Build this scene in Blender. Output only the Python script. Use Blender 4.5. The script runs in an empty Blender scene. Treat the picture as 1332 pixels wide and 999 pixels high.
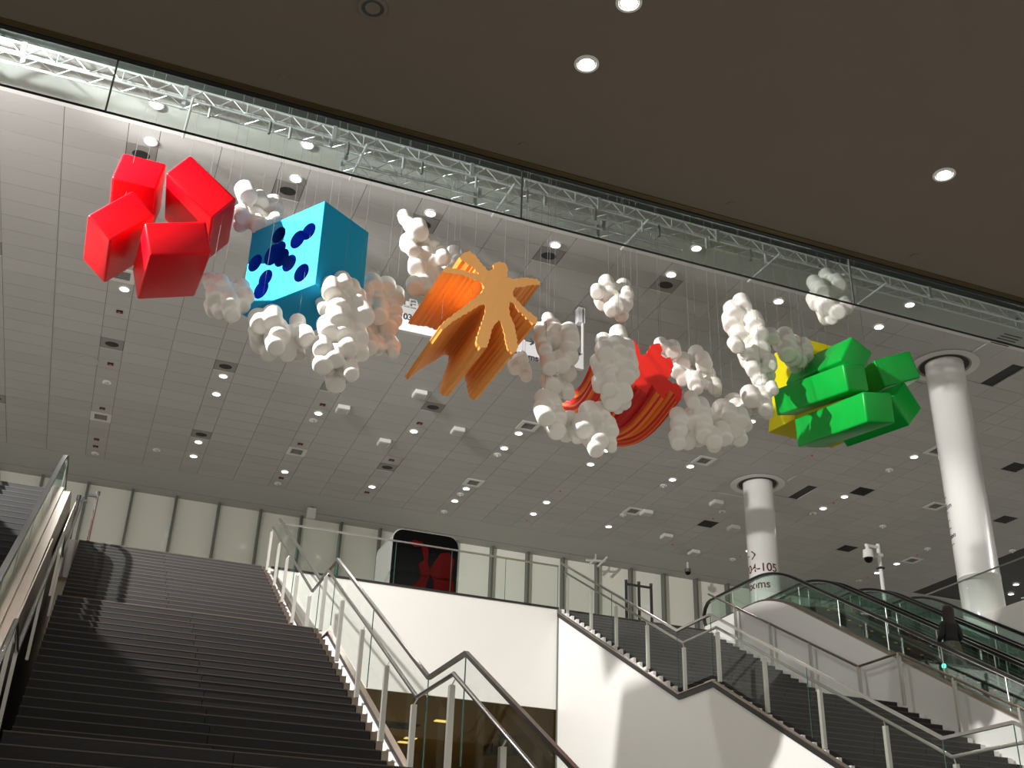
import bpy, bmesh, math, random
from mathutils import Vector, Matrix, noise
random.seed(7)
SC = bpy.context.scene
C = SC.collection
# ------------------------------------------------------------------ camera (at the origin; lower floor at z=-1.48)
FPX = 1463.72
YAW, PITCH, ROLL = 0.3568507, 0.47717781, 0.03546575
FW = Vector((math.sin(YAW)*math.cos(PITCH), math.cos(YAW)*math.cos(PITCH), math.sin(PITCH)))
_rt = Vector((math.cos(YAW), -math.sin(YAW), 0)); _up = _rt.cross(FW)
RT = math.cos(ROLL)*_rt + math.sin(ROLL)*_up
UP = -math.sin(ROLL)*_rt + math.cos(ROLL)*_up
cd = bpy.data.cameras.new('camera'); cam = bpy.data.objects.new('camera', cd); C.objects.link(cam)
cam.matrix_world = Matrix(((RT.x, UP.x, -FW.x, 0), (RT.y, UP.y, -FW.y, 0), (RT.z, UP.z, -FW.z, 0), (0, 0, 0, 1)))
cd.sensor_fit = 'HORIZONTAL'; cd.sensor_width = 36; cd.lens = FPX/1332*36; cd.clip_end = 500
SC.camera = cam
# ------------------------------------------------------------------ light
w = bpy.data.worlds.new('world'); SC.world = w; w.use_nodes = True
w.node_tree.nodes['Background'].inputs[0].default_value = (1, .95, .87, 1)
w.node_tree.nodes['Background'].inputs[1].default_value = 0.66
LAMP = Vector((-7.8, 14.4, 14.2))
def spot(p, aim, e, ang, blend, size):
    l = bpy.data.lights.new('theatre_lamp', 'SPOT'); l.energy = e; l.spot_size = math.radians(ang); l.spot_blend = blend; l.shadow_soft_size = size; l.color = (1, .975, .94)
    o = bpy.data.objects.new('theatre_lamp', l); C.objects.link(o); o.location = p
    o.rotation_euler = (Vector(aim)-Vector(p)).to_track_quat('-Z', 'Y').to_euler()
spot(LAMP, (10, 20.5, 8.6), 21000, 88, .3, .12)
ld = bpy.data.lights.new('added_truss_light', 'POINT'); ld.energy = 1500; ld.shadow_soft_size = .03  # added unseen point light for the bright patch and streaks by the truss
lo = bpy.data.objects.new('added_truss_light', ld); C.objects.link(lo); lo.location = (-4.8, 17.6, 14.3)
def downlight(x, y, z, e, ang):
    l = bpy.data.lights.new('ceiling_fill_light', 'SPOT'); l.energy = e; l.spot_size = math.radians(ang); l.spot_blend = .6; l.shadow_soft_size = .15; l.color = (1, .96, .9)
    o = bpy.data.objects.new('ceiling_fill_light', l); C.objects.link(o); o.location = (x, y, z)
for x in (-10, -1, 7.5, 18, 27):
    for y, e in ((21.5, 700), (31, 480), (38, 400)): downlight(x, y, 15.6, e, 120)  # added fill spots that bounce off the floor, not placed at the modelled lamps
for x in (-9, -5, -.7, 3.3, 7.35, 11.4, 15.5, 20):
    for y in (-1, 3, 7.15): downlight(x, y, 7.3, 110, 120)
SC.view_settings.view_transform = 'Standard'; SC.view_settings.look = 'None'
SC.view_settings.gamma = 1; SC.view_settings.exposure = 0; SC.view_settings.use_curve_mapping = False

def ray(x, y): return FW + RT*((x-666)/FPX) - UP*((y-499.5)/FPX)
def onz(x, y, z): d = ray(x, y); return d*(z/d.z)
def ony(x, y, Y): d = ray(x, y); return d*(Y/d.y)
def onx(x, y, X): d = ray(x, y); return d*(X/d.x)

# ------------------------------------------------------------------ materials
MATS = {}
def mat(name, col, rough=.5, metal=0, bump=0, bscale=8, var=0, spec=.5, emit=0, stretch=None, coat=0):
    m = bpy.data.materials.new(name); m.use_nodes = True; nt = m.node_tree; b = nt.nodes['Principled BSDF']
    b.inputs['Base Color'].default_value = (*col, 1); b.inputs['Roughness'].default_value = rough
    b.inputs['Metallic'].default_value = metal; b.inputs['Specular IOR Level'].default_value = spec
    b.inputs['Coat Weight'].default_value = coat
    if emit:
        b.inputs['Emission Color'].default_value = (*col, 1); b.inputs['Emission Strength'].default_value = emit
    if var or bump:
        tc = nt.nodes.new('ShaderNodeTexCoord'); mp = nt.nodes.new('ShaderNodeMapping'); nz = nt.nodes.new('ShaderNodeTexNoise')
        nt.links.new(tc.outputs['Object'], mp.inputs[0]); nt.links.new(mp.outputs[0], nz.inputs['Vector'])
        nz.inputs['Scale'].default_value = bscale; nz.inputs['Detail'].default_value = 4
        if stretch: mp.inputs['Scale'].default_value = stretch
        if var:
            mx = nt.nodes.new('ShaderNodeMix'); mx.data_type = 'RGBA'
            mx.inputs[6].default_value = (*[c*(1-var) for c in col], 1); mx.inputs[7].default_value = (*[min(1, c*(1+var)) for c in col], 1)
            nt.links.new(nz.outputs['Fac'], mx.inputs[0]); nt.links.new(mx.outputs[2], b.inputs['Base Color'])
        if bump:
            bp = nt.nodes.new('ShaderNodeBump'); bp.inputs['Strength'].default_value = bump; bp.inputs['Distance'].default_value = .02
            nt.links.new(nz.outputs['Fac'], bp.inputs['Height']); nt.links.new(bp.outputs[0], b.inputs['Normal'])
    MATS[name] = m; return m
def glass(name, tint, refl=.5, rough=0):
    m = bpy.data.materials.new(name); m.use_nodes = True; nt = m.node_tree; nt.nodes.clear()
    o = nt.nodes.new('ShaderNodeOutputMaterial'); mx = nt.nodes.new('ShaderNodeMixShader'); t = nt.nodes.new('ShaderNodeBsdfTransparent')
    g = nt.nodes.new('ShaderNodeBsdfGlossy'); f = nt.nodes.new('ShaderNodeFresnel'); mu = nt.nodes.new('ShaderNodeMath'); mu.operation = 'MULTIPLY'
    mu.inputs[1].default_value = refl; f.inputs[0].default_value = 1.5
    t.inputs[0].default_value = (*tint, 1); g.inputs['Roughness'].default_value = rough; g.inputs[0].default_value = (1, 1, 1, 1)
    nt.links.new(f.outputs[0], mu.inputs[0]); nt.links.new(mu.outputs[0], mx.inputs[0])
    nt.links.new(t.outputs[0], mx.inputs[1]); nt.links.new(g.outputs[0], mx.inputs[2]); nt.links.new(mx.outputs[0], o.inputs[0])
    return m
M_soffit = mat('soffit_paint', (.17, .14, .11), .85, var=.05, bscale=2)
M_tile = mat('tile_white', (.42, .415, .40), .75, bump=.05, bscale=60)
M_tile2 = mat('tile_white_b', (.40, .395, .38), .75, bump=.05, bscale=60)
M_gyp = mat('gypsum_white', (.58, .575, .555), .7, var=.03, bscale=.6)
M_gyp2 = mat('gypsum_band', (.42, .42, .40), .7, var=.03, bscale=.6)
M_dark = mat('joint_dark', (.03, .03, .028), .8)
M_bulk = mat('bulkhead_shade_grey', (.05, .055, .052), .8, var=.05, bscale=1)  # shade on the bulkhead underside put into the base colour
M_black = mat('black_trim', (.012, .012, .012), .5)
M_gold = mat('brass_edge', (.10, .065, .02), .5, .5)
M_wall = mat('wall_white', (.72, .70, .665), .55, var=.02, bscale=.7)
M_wall2 = mat('wall_white_side', (.8, .79, .77), .45, var=.02, bscale=.7)
M_stone = mat('dark_stone', (.023, .0205, .0215), .75, var=.35, bscale=14, stretch=(1, 6, 6), bump=.15)
M_stone2 = mat('dark_stone_b', (.018, .016, .0165), .75, var=.35, bscale=12, stretch=(1, 6, 6), bump=.15)
M_nose = mat('nosing_strip', (.09, .07, .055), .5)
M_floor = mat('floor_stone', (.55, .53, .49), .5, var=.15, bscale=2)
M_steel = mat('steel', (.62, .6, .58), .28, 1)
M_chrome = mat('chrome', (.75, .75, .75), .12, 1)
M_steelb = mat('steel_brown', (.30, .24, .19), .3, .9, var=.25, bscale=1.5)
M_post = mat('post_steel', (.62, .6, .55), .4, .6)
M_rubber = mat('black_rubber', (.012, .012, .013), .3)
M_trus = mat('aluminium_truss', (.75, .77, .78), .3, .75)
M_wire = mat('steel_wire', (.16, .16, .16), .7)
M_glass = glass('rail_glass', (.95, .965, .955), .05)
M_gedge = mat('glass_edge', (.02, .10, .08), .1, 0, spec=.8)
M_gurt = glass('curtain_glass', (.80, .85, .83), .35)
M_gesc = glass('escalator_glass', (.86, .94, .91), .22)
M_glow = glass('lower_glass', (.72, .70, .55), .4)
M_pane = mat('pale_pane', (.86, .86, .77), .1, 0, spec=.9)
M_mull = mat('mullion_grey', (.20, .21, .19), .35, .6)
M_col = mat('column_white', (.82, .81, .79), .22, var=.01, bscale=.5, coat=.3)
M_foam = mat('white_foam', (.83, .80, .745), .55, bump=.08, bscale=14)
M_red = mat('gloss_red', (.72, .001, .008), .34, bump=.05, bscale=7, var=.08, spec=.2)
M_blue = mat('sky_blue', (.006, .33, .62), .6, bump=.02, bscale=6, spec=.2)
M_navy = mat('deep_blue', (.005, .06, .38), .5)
M_orange = mat('tan_orange', (.78, .38, .11), .55, bump=.1, bscale=10)
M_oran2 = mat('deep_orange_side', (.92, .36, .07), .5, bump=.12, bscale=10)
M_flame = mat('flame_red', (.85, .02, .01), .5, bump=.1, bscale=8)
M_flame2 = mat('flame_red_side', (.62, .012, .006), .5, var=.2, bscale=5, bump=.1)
def two_tone(m, a, b, scale, stretch):
    nt = m.node_tree
    mx = next(n for n in nt.nodes if n.bl_idname == 'ShaderNodeMix'); mx.inputs[6].default_value = (*a, 1); mx.inputs[7].default_value = (*b, 1)
    nz = next(n for n in nt.nodes if n.bl_idname == 'ShaderNodeTexNoise'); nz.inputs['Scale'].default_value = scale
    cr = nt.nodes.new('ShaderNodeMapRange'); cr.inputs[1].default_value = .42; cr.inputs[2].default_value = .62
    nt.links.new(nz.outputs['Fac'], cr.inputs[0]); nt.links.new(cr.outputs[0], mx.inputs[0])
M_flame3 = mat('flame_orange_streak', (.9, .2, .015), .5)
M_green = mat('gloss_green', (.004, .40, .045), .28, bump=.03, bscale=5, var=.1, spec=.25)
M_yel = mat('flat_yellow', (.66, .58, .005), .55, spec=.2)
M_lens = mat('lamp_lens', (1, .97, .9), .3, emit=6)
M_lens2 = mat('soffit_lens', (1, .96, .82), .3, emit=5)
M_ltrim = mat('light_trim', (.8, .8, .78), .4)
M_vent = mat('vent_grey', (.24, .23, .215), .7)
M_ventd = mat('vent_black', (.02, .02, .018), .7)
M_frame = mat('grille_frame', (.62, .62, .59), .6)
M_disc = mat('disc_grey', (.42, .41, .39), .7)
M_sens = mat('sensor_red', (.55, .02, .05), .4, emit=.15)
M_sign = mat('sign_white', (.72, .72, .74), .45)
M_ink = mat('ink_dark', (.06, .06, .065), .6)
M_inkr = mat('ink_maroon', (.12, .015, .015), .6)
M_inkg = mat('ink_grey', (.35, .35, .35), .6)
M_skin = mat('skin', (.5, .25, .17), .5)
M_hair = mat('dark_red_hair', (.02, .007, .005), .5, bump=.5, bscale=30, stretch=(6, 6, 1))
M_top = mat('black_knit', (.012, .012, .013), .8)
M_skirt = mat('patterned_skirt', (.10, .10, .08), .8, var=.8, bscale=18)
M_step = mat('escalator_step_dark', (.03, .028, .025), .6, 0)
M_estep = mat('escalator_tread_black', (.006, .006, .006), .7)
M_yelm = mat('yellow_comb', (.7, .45, .02), .5)
M_glowg = mat('green_indicator', (.05, 1, .45), .4, emit=6)
M_brownroom = mat('warm_ceiling', (.30, .2, .09), .8)
M_brownwall = mat('warm_wall', (.30, .18, .07), .8)
M_amber = mat('amber_lens', (1, .8, .35), .4, emit=2)
M_blackg = mat('black_gloss', (.003, .003, .003), .1, spec=.12)
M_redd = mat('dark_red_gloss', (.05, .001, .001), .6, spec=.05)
M_sideg = mat('grey_gloss', (.34, .34, .33), .2)

# ------------------------------------------------------------------ helpers
def link(name, me, parent=None, kind=None):
    o = bpy.data.objects.new(name, me); C.objects.link(o)
    if parent: o.parent = parent
    if kind: o['kind'] = kind
    return o
def thing(name, label=None, cat=None, loc=(0, 0, 0), rz=0, group=None, kind=None):
    o = bpy.data.objects.new(name, None); C.objects.link(o); o.location = loc; o.rotation_euler = (0, 0, rz)
    tag(o, label, cat, group)
    if kind: o['kind'] = kind
    return o
def tag(o, label=None, cat=None, group=None):
    if label: o['label'] = label
    if cat: o['category'] = cat
    if group: o['group'] = group
    return o
def bm_box(bm, a, b, mi=0):
    vs = [bm.verts.new((x, y, z)) for x in (a[0], b[0]) for y in (a[1], b[1]) for z in (a[2], b[2])]
    for f in ((0, 1, 3, 2), (4, 6, 7, 5), (0, 4, 5, 1), (2, 3, 7, 6), (0, 2, 6, 4), (1, 5, 7, 3)):
        fc = bm.faces.new([vs[i] for i in f]); fc.material_index = mi
def mesh(name, bm, mats, smooth=False):
    bmesh.ops.recalc_face_normals(bm, faces=bm.faces)
    me = bpy.data.meshes.new(name); bm.to_mesh(me); bm.free()
    for m in (mats if isinstance(mats, (list, tuple)) else [mats]): me.materials.append(m)
    if smooth:
        for p in me.polygons: p.use_smooth = True
    return me
def box(name, a, b, m, parent=None, kind=None, bevel=0):
    bm = bmesh.new(); bm_box(bm, a, b)
    if bevel: bmesh.ops.bevel(bm, geom=bm.edges[:], offset=bevel, segments=2, affect='EDGES', profile=.6)
    return link(name, mesh(name, bm, m), parent, kind)
def bm_tube(bm, p0, p1, r, n=8, r1=None, cap=True):
    p0 = Vector(p0); p1 = Vector(p1); d = (p1-p0).normalized()
    u = d.cross(Vector((0, 0, 1)));
    if u.length < 1e-3: u = Vector((1, 0, 0))
    u.normalize(); v = d.cross(u); r1 = r if r1 is None else r1
    A = [bm.verts.new(p0+(u*math.cos(t)+v*math.sin(t))*r) for t in [2*math.pi*i/n for i in range(n)]]
    B = [bm.verts.new(p1+(u*math.cos(t)+v*math.sin(t))*r1) for t in [2*math.pi*i/n for i in range(n)]]
    for i in range(n): bm.faces.new((A[i], A[(i+1) % n], B[(i+1) % n], B[i]))
    if cap: bm.faces.new(A[::-1]); bm.faces.new(B)
def tube(name, p0, p1, r, m, parent=None, n=8, r1=None, kind=None):
    bm = bmesh.new(); bm_tube(bm, p0, p1, r, n, r1)
    return link(name, mesh(name, bm, m), parent, kind)
def path_prism(name, pts, wx, hz, m, parent=None):
    """rail of rectangular section along points in a Y-Z plane (constant x), mitred"""
    bm = bmesh.new(); rings = []
    for i, p in enumerate(pts):
        p = Vector(p)
        a = (p-Vector(pts[i-1])).normalized() if i else None
        b = (Vector(pts[i+1])-p).normalized() if i < len(pts)-1 else None
        t = ((a or b)+(b or a)).normalized(); k = 1
        if a and b: k = 1/max(.3, t.dot(a))
        side = Vector((1, 0, 0)) if abs(t.x) < .9 else Vector((0, 1, 0))
        n = side.cross(t).normalized()
        rings.append([bm.verts.new(p+side*sx*wx/2+n*sz*hz/2*k) for sx, sz in ((-1, -1), (1, -1), (1, 1), (-1, 1))])
    for r0, r1 in zip(rings, rings[1:]):
        for i in range(4): bm.faces.new((r0[i], r0[(i+1) % 4], r1[(i+1) % 4], r1[i]))
    bm.faces.new(rings[0][::-1]); bm.faces.new(rings[-1])
    return link(name, mesh(name, bm, m), parent)
def path_round(name, pts, r, m, parent=None, n=10):
    bm = bmesh.new(); rings = []
    for i, p in enumerate(pts):
        p = Vector(p); a = (p-Vector(pts[i-1])).normalized() if i else None
        b = (Vector(pts[i+1])-p).normalized() if i < len(pts)-1 else None
        t = ((a or b)+(b or a)).normalized(); k = 1/max(.3, t.dot(a)) if a and b else 1
        side = Vector((1, 0, 0)) if abs(t.x) < .9 else Vector((0, 1, 0))
        nn = side.cross(t).normalized()
        rings.append([bm.verts.new(p+side*math.cos(q)*r+nn*math.sin(q)*r*k) for q in [2*math.pi*j/n for j in range(n)]])
    for r0, r1 in zip(rings, rings[1:]):
        for i in range(n): bm.faces.new((r0[i], r0[(i+1) % n], r1[(i+1) % n], r1[i]))
    bm.faces.new(rings[0][::-1]); bm.faces.new(rings[-1])
    return link(name, mesh(name, bm, m, True), parent)
def prism_x(name, poly, x0, x1, m, parent=None, kind=None):
    """polygon in (y,z) extruded from x0 to x1"""
    bm = bmesh.new(); A = [bm.verts.new((x0, y, z)) for y, z in poly]; B = [bm.verts.new((x1, y, z)) for y, z in poly]
    n = len(poly)
    for i in range(n): bm.faces.new((A[i], A[(i+1) % n], B[(i+1) % n], B[i]))
    bm.faces.new(A); bm.faces.new(B[::-1])
    bmesh.ops.triangulate(bm, faces=[f for f in bm.faces if len(f.verts) > 4])
    return link(name, mesh(name, bm, m), parent, kind)
def bm_quadprism(bm, q, x0, x1):
    A = [bm.verts.new((x0, y, z)) for y, z in q]; B = [bm.verts.new((x1, y, z)) for y, z in q]
    for i in range(4): bm.faces.new((A[i], A[(i+1) % 4], B[(i+1) % 4], B[i]))
    bm.faces.new(A); bm.faces.new(B[::-1])
def strip_x(name, top, zb, x0, x1, m, parent=None, kind=None):
    bm = bmesh.new()
    for (ya, za), (yb, zb_) in zip(top, top[1:]):
        if abs(ya-yb) < 1e-4: continue
        A = [bm.verts.new((x0, y, z)) for y, z in ((ya, za), (yb, zb_), (yb, zb), (ya, zb))]; B = [bm.verts.new((x1, v.co.y, v.co.z)) for v in A]
        for i in range(4): bm.faces.new((A[i], A[(i+1) % 4], B[(i+1) % 4], B[i]))
        bm.faces.new(A); bm.faces.new(B[::-1])
    return link(name, mesh(name, bm, m), parent, kind)
def disc_mesh(name, r, h, m, n=20, r2=None):
    bm = bmesh.new(); bm_tube(bm, (0, 0, 0), (0, 0, -h), r, n, r2); return mesh(name, bm, m)
def text_obj(name, s, size, m, mw, parent=None, depth=.004, bold=0, wrap=None):
    cu = bpy.data.curves.new(name, 'FONT'); cu.body = s; cu.size = size; cu.extrude = depth; cu.offset = bold; cu.align_x = 'LEFT'
    t = bpy.data.objects.new('tmp', cu); C.objects.link(t)
    dg = bpy.context.evaluated_depsgraph_get(); me = bpy.data.meshes.new_from_object(t.evaluated_get(dg)); bpy.data.objects.remove(t)
    me.materials.clear(); me.materials.append(m)
    if wrap:
        for v in me.vertices: v.co = wrap(v.co)
        o = link(name, me, parent)
    else:
        o = link(name, me, parent); o.matrix_world = mw
    return o

# ------------------------------------------------------------------ STRUCTURE
ZC = 16.1; ZF = 8.42; Z0 = -1.48; ZS = 7.41; YC = 8.8; YFA = 26.8
box('floor', (-14, -8, Z0-.3), (40, 44, Z0), M_floor, kind='structure')
box('ceiling_soffit', (-14, -2, ZS), (34, YC-.03, ZS+.6), M_soffit, kind='structure')
box('trim_1', (-14, YC-.03, ZS-.02), (34, YC+.02, ZS+.5), M_black, kind='structure')
box('trim_2', (-14, YC-.11, ZS-.012), (34, YC-.05, ZS+.01), M_gold, kind='structure')
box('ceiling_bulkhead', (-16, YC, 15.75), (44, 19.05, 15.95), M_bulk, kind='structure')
# ceiling: backing, smooth bands, tiles
YT0, ROWH, NROW, YT1 = 21.14, .6883, 29, 41.10
ceil = thing('ceiling', kind='structure')
box('ceiling_backing', (-16, 19.0, ZC+.035), (44, 50, ZC+.2), M_dark, ceil)
box('smooth_band', (-16, 19.0, ZC), (44, YT0, ZC+.04), M_gyp, ceil)
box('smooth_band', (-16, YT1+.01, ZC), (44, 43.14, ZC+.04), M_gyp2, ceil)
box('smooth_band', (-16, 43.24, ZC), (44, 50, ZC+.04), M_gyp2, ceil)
box('slot_track', (-16, 43.14, ZC+.0), (44, 43.155, ZC+.035), M_frame, ceil)
XM, MOD, NAR, WID = 2.098, 3.354, .67, 1.342
# device positions on the ceiling (measured), snapped to the strip cells where they are panels
vents = [(1,161),(192.8,198.7),(378.5,252.4),(562.5,295.3),(708.6,335.3),(857.3,372.8),(3.6,326.3),(148.6,447.7),(2.7,519),(293.7,478),(262.5,565),(428,503),(562.7,529.7),(502.9,607.7)]
ventsb = [(1286.6,442.6),(1112.5,637.8),(1304.5,605.7),(1297.5,674),(1095.4,712.2),(1329,755),(917,680.4)]
grilles = [(132,542.3),(385.6,587.2),(614.6,627.4),(684.3,553.7),(819.8,663.6),(911.5,597.5),(1205,585.3),(1206.2,656),(1178,727.7),(164,358.7)]
taken = {}
def snap(px):
    p = onz(px[0], px[1], ZC); k = round((p.x-XM-NAR/2)/MOD); r = int((YT1-p.y)/ROWH)
    return k, r
for lst, kd in ((vents, 0), (ventsb, 1), (grilles, 2)):
    for px in lst: taken[snap(px)] = kd
cells = []
for k in range(-4, 10):
    xb = XM+k*MOD
    for r in range(NROW):
        y1 = YT1-r*ROWH; y0 = y1-ROWH
        if (k, r) not in taken: cells.append((xb, y0, NAR, ROWH))
        for j in range(2): cells.append((xb+NAR+j*WID, y0, WID, ROWH))
COLS = [(22.1, 32.9), (22.05, 22.75)]
def keep(c):
    for cx, cy in COLS:
        qx = min(max(cx, c[0]), c[0]+c[2]); qy = min(max(cy, c[1]), c[1]+c[3])
        if math.hypot(qx-cx, qy-cy) < .93: return False
    return True
cells = [c for c in cells if keep(c)]
def vis(c):
    p = Vector((c[0]+c[2]/2, c[1]+c[3]/2, ZC)); z = p.dot(FW); x = 666+FPX*p.dot(RT)/z; y = 499.5-FPX*p.dot(UP)/z
    return -30 < x < 1360 and y > 60
cells.sort(key=lambda c: (not vis(c), c[1]))
J = .011
def tile_mesh(wd, m):
    bm = bmesh.new(); bm_box(bm, (J/2, J/2, 0), (wd-J/2, ROWH-J/2, .03)); return mesh('ceiling_tile', bm, m)
TM = {(w_, i): tile_mesh(w_, m_) for w_ in (NAR, WID) for i, m_ in enumerate((M_tile, M_tile2))}
for c in cells[:300]:
    o = link('ceiling_tile', TM[(c[2], random.randint(0, 1))], ceil); o.location = (c[0], c[1], ZC+random.uniform(0, .002))
bm = bmesh.new()
for c in cells[300:]:
    z = ZC+random.uniform(0, .002); bm_box(bm, (c[0]+J/2, c[1]+J/2, z), (c[0]+c[2]-J/2, c[1]+c[3]-J/2, z+.03), random.randint(0, 1))
link('tile_field', mesh('tile_field', bm, [M_tile, M_tile2]), ceil, 'stuff')
# panels sitting in the service strips
def louvre(parent, w_, h_, zt, m, n=6):
    for i in range(n):
        y = -h_/2+h_*(i+.5)/n
        box('slat', (-w_/2, y-.018, zt), (w_/2, y+.018, zt+.03), m, parent)
def place_word(x, y):
    a = 'left' if x < 4 else ('middle' if x < 14 else 'right')
    return a
nv = {0: 0, 1: 0, 2: 0}
VL = {}
for i, (px, kd) in enumerate([(p, 0) for p in vents]+[(p, 1) for p in ventsb]+[(p, 2) for p in grilles]):
    k, r = snap(px); x = XM+k*MOD+NAR/2; y = YT1-(r+.5)*ROWH
    VL[(px, kd)] = (x, y)
NEAR = {(1,161): 'at the left frame edge beneath the bright truss', (192.8,198.7): 'just above the red block sculpture', (378.5,252.4): 'just above the blue cube', (562.5,295.3): 'half behind the tall white foam cloud',
 (708.6,335.3): 'right of the orange star sculpture top', (857.3,372.8): 'right of the small lone foam cloud', (3.6,326.3): 'at the left frame edge level with the red blocks', (148.6,447.7): 'below the red blocks, left of the foam',
 (2.7,519): 'at the left frame edge above the escalator', (293.7,478): 'above two lamps below the blue cube', (262.5,565): 'second below the blue cube, far left strip', (428,503): 'partly hidden by the beige foam cloud',
 (562.7,529.7): 'below the orange star sculpture', (502.9,607.7): 'above the black cube, far middle strip',
 (1286.6,442.6): 'behind the glass curtain edge above the near column', (1112.5,637.8): 'right of the far column top', (1304.5,605.7): 'nearest one right of the near column', (1297.5,674): 'second one right of the near column',
 (1095.4,712.2): 'left of the security camera pole', (1329,755): 'at the right frame edge above the guardrail', (917,680.4): 'left of the far column',
 (132,542.3): 'above the left escalator', (385.6,587.2): 'above the left staircase railing', (614.6,627.4): 'above the black cube', (684.3,553.7): 'below left of the white foam cloud ring', (819.8,663.6): 'above the barrier frame',
 (911.5,597.5): 'below the right foam clouds', (1205,585.3): 'touching the near column, below the green blocks', (1206.2,656): 'left of the near column halfway down', (1178,727.7): 'right of the security camera', (164,358.7): 'peeking out under the red blocks'}
for (px, kd), (x, y) in VL.items():
    if kd == 0:
        t = thing('ceiling_diffuser', 'dusty grey ceiling diffuser, '+NEAR[px], 'air vent', (x, y, ZC), group='ceiling air diffusers')
        box('panel', (-NAR/2+.01, -ROWH/2+.01, .0), (NAR/2-.01, ROWH/2-.01, .02), M_vent, t)
        o = link('dark_centre', disc_mesh('dark_centre', .2, .006, M_ventd, 20, .19), t); o.scale = (1, .8, 1); o.location = (0, 0, 0)
        box('rim', (-NAR/2, ROWH/2-.02, -.006), (NAR/2, ROWH/2, .01), M_frame, t)
    elif kd == 1:
        t = thing('open_ceiling_grille', 'black square ceiling grille, '+NEAR[px], 'air vent', (x, y, ZC), group='black ceiling grilles')
        box('panel', (-NAR/2+.01, -ROWH/2+.01, .01), (NAR/2-.01, ROWH/2-.01, .03), M_ventd, t)
        louvre(t, NAR-.04, ROWH-.04, -.01, M_black, 5)
    else:
        t = thing('framed_air_grille', 'white framed ceiling grille, '+NEAR[px], 'air vent', (x, y, ZC), group='framed ceiling grilles')
        for a, b in (((-NAR/2, -ROWH/2), (NAR/2, -ROWH/2+.12)), ((-NAR/2, ROWH/2-.12), (NAR/2, ROWH/2)), ((-NAR/2, -ROWH/2+.12), (-NAR/2+.13, ROWH/2-.12)), ((NAR/2-.13, -ROWH/2+.12), (NAR/2, ROWH/2-.12))):
            box('frame', (*a, -.02), (*b, .02), M_frame, t)
        box('back', (-.22, -.24, .015), (.22, .24, .03), M_ventd, t)
        louvre(t, .42, .44, -.01, M_vent, 5)
# recessed lamps of the high ceiling
lights = [(204.5,136.6),(196.4,184.3),(161.8,375.9),(400.5,188.5),(385.2,232.6),(560.2,277.3),(722.5,318.6),(873,357),(906,322.7),(1012.8,391.9),(1183.4,396.1),(1143.2,425),(290.5,489),(281.6,512.4),(258.2,574.8),(251.9,593.2),(414.2,537.5),(370.5,613.5),
 (538.4,560.9),(484,633),(606.5,635.5),(591.7,651.5),(656,582.9),(674.8,563.6),(789.2,585.6),(768.3,603.8),(711,653.3),(693.9,668.3),(898,606.7),(874.8,623.8),(791.7,684.9),(974,716.4),(1189,594.2),(1098.5,646),(1070.8,661.2),(1166.4,733.3),(1141,745),(1321.6,760.2),(1315,772.6),(977.6,548)]
def ring_mesh(name, ro, ri, h, m, n=20):
    bm = bmesh.new(); R_ = []
    for rr, z in ((ri, 0), (ri, -h), (ro, -h*.7), (ro, 0)):
        R_.append([bm.verts.new((rr*math.cos(2*math.pi*i/n), rr*math.sin(2*math.pi*i/n), z)) for i in range(n)])
    for a in range(4):
        for i in range(n): bm.faces.new((R_[a][i], R_[a][(i+1) % n], R_[(a+1) % 4][(i+1) % n], R_[(a+1) % 4][i]))
    return mesh(name, bm, m, False)
RM = ring_mesh('trim_ring', .155, .12, .02, M_ltrim); LM = disc_mesh('lens', .121, .012, M_lens)
LNEAR = ['upper of two seen through the glass curtain above the red blocks', 'directly above the red blocks', 'tucked under the red block sculpture', 'seen through the glass curtain above the blue cube', 'right above the blue cube and its dusty vent',
 'between tall foam cloud and orange star', 'above the vent right of the orange star', 'above the vent right of the lone small foam cloud', 'seen through the glass curtain, right of the truss pipes', 'left of the upper right foam cloud', 'seen through the glass curtain right of the last foam cloud',
 'just above the green blocks', 'upper of the pair below the blue cube', 'second of the pair below the blue cube', 'just below the far left vent', 'lowest in the far left strip', 'below the hanging beige foam cloud', 'above the top of the left stair railing',
 'below the vent under the orange star', 'left of the black cube, nearest the back wall', 'right of the framed grille above the black cube', 'between grille and back wall above the black cube', 'second below the grille left of the foam ring', 'first below the grille left of the foam ring',
 'touching the lowest foam of the ring', 'just below the foam ring', 'upper of the far pair in the middle', 'lower of the far pair in the middle', 'below the grille under the right foam clouds', 'second below the grille under the right foam clouds', 'above the barrier frame near the back wall', 'at the left side of the far column',
 'left of the near column under the green blocks', 'below the black grille right of the far column', 'second below the black grille right of the far column', 'right of the security camera pole', 'behind the security camera pole', 'upper one right of the near column foot', 'lower one right of the near column foot', 'between the foam clouds and the yellow block']
for (x, y), nr in zip(lights, LNEAR):
    p = onz(x, y, ZC-.01); t = thing('recessed_lamp', 'small lit ceiling lamp, '+nr, 'ceiling light', p, group='recessed lamps of the high ceiling')
    link('trim_ring', RM, t); link('lens', LM, t)
# white box lights
for (x, y), nr in zip([(545.8,513.5),(445.8,532.8),(499.3,576.2),(595.3,561.3),(840.7,667.6),(931.9,655.1),(867,698.2),(954.2,687.4),(902.5,719)],
    ['right below the orange star sculpture', 'leftmost, below the beige foam', 'above the far middle vent', 'right of the far middle strip', 'beside the framed grille over the barrier', 'left of the far column top', 'below the grille over the barrier', 'touching the far column', 'closest to the back wall']):
    p = onz(x, y, ZC-.08); t = thing('ceiling_speaker_box', 'white square box on the ceiling, '+nr, 'ceiling box', (p.x, p.y, ZC), group='shallow white ceiling boxes')
    box('housing', (-.2, -.22, -.14), (.2, .22, 0), M_frame, t, bevel=.02); box('face_plate', (-.15, -.17, -.15), (.15, .17, -.14), M_disc, t)
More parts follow.
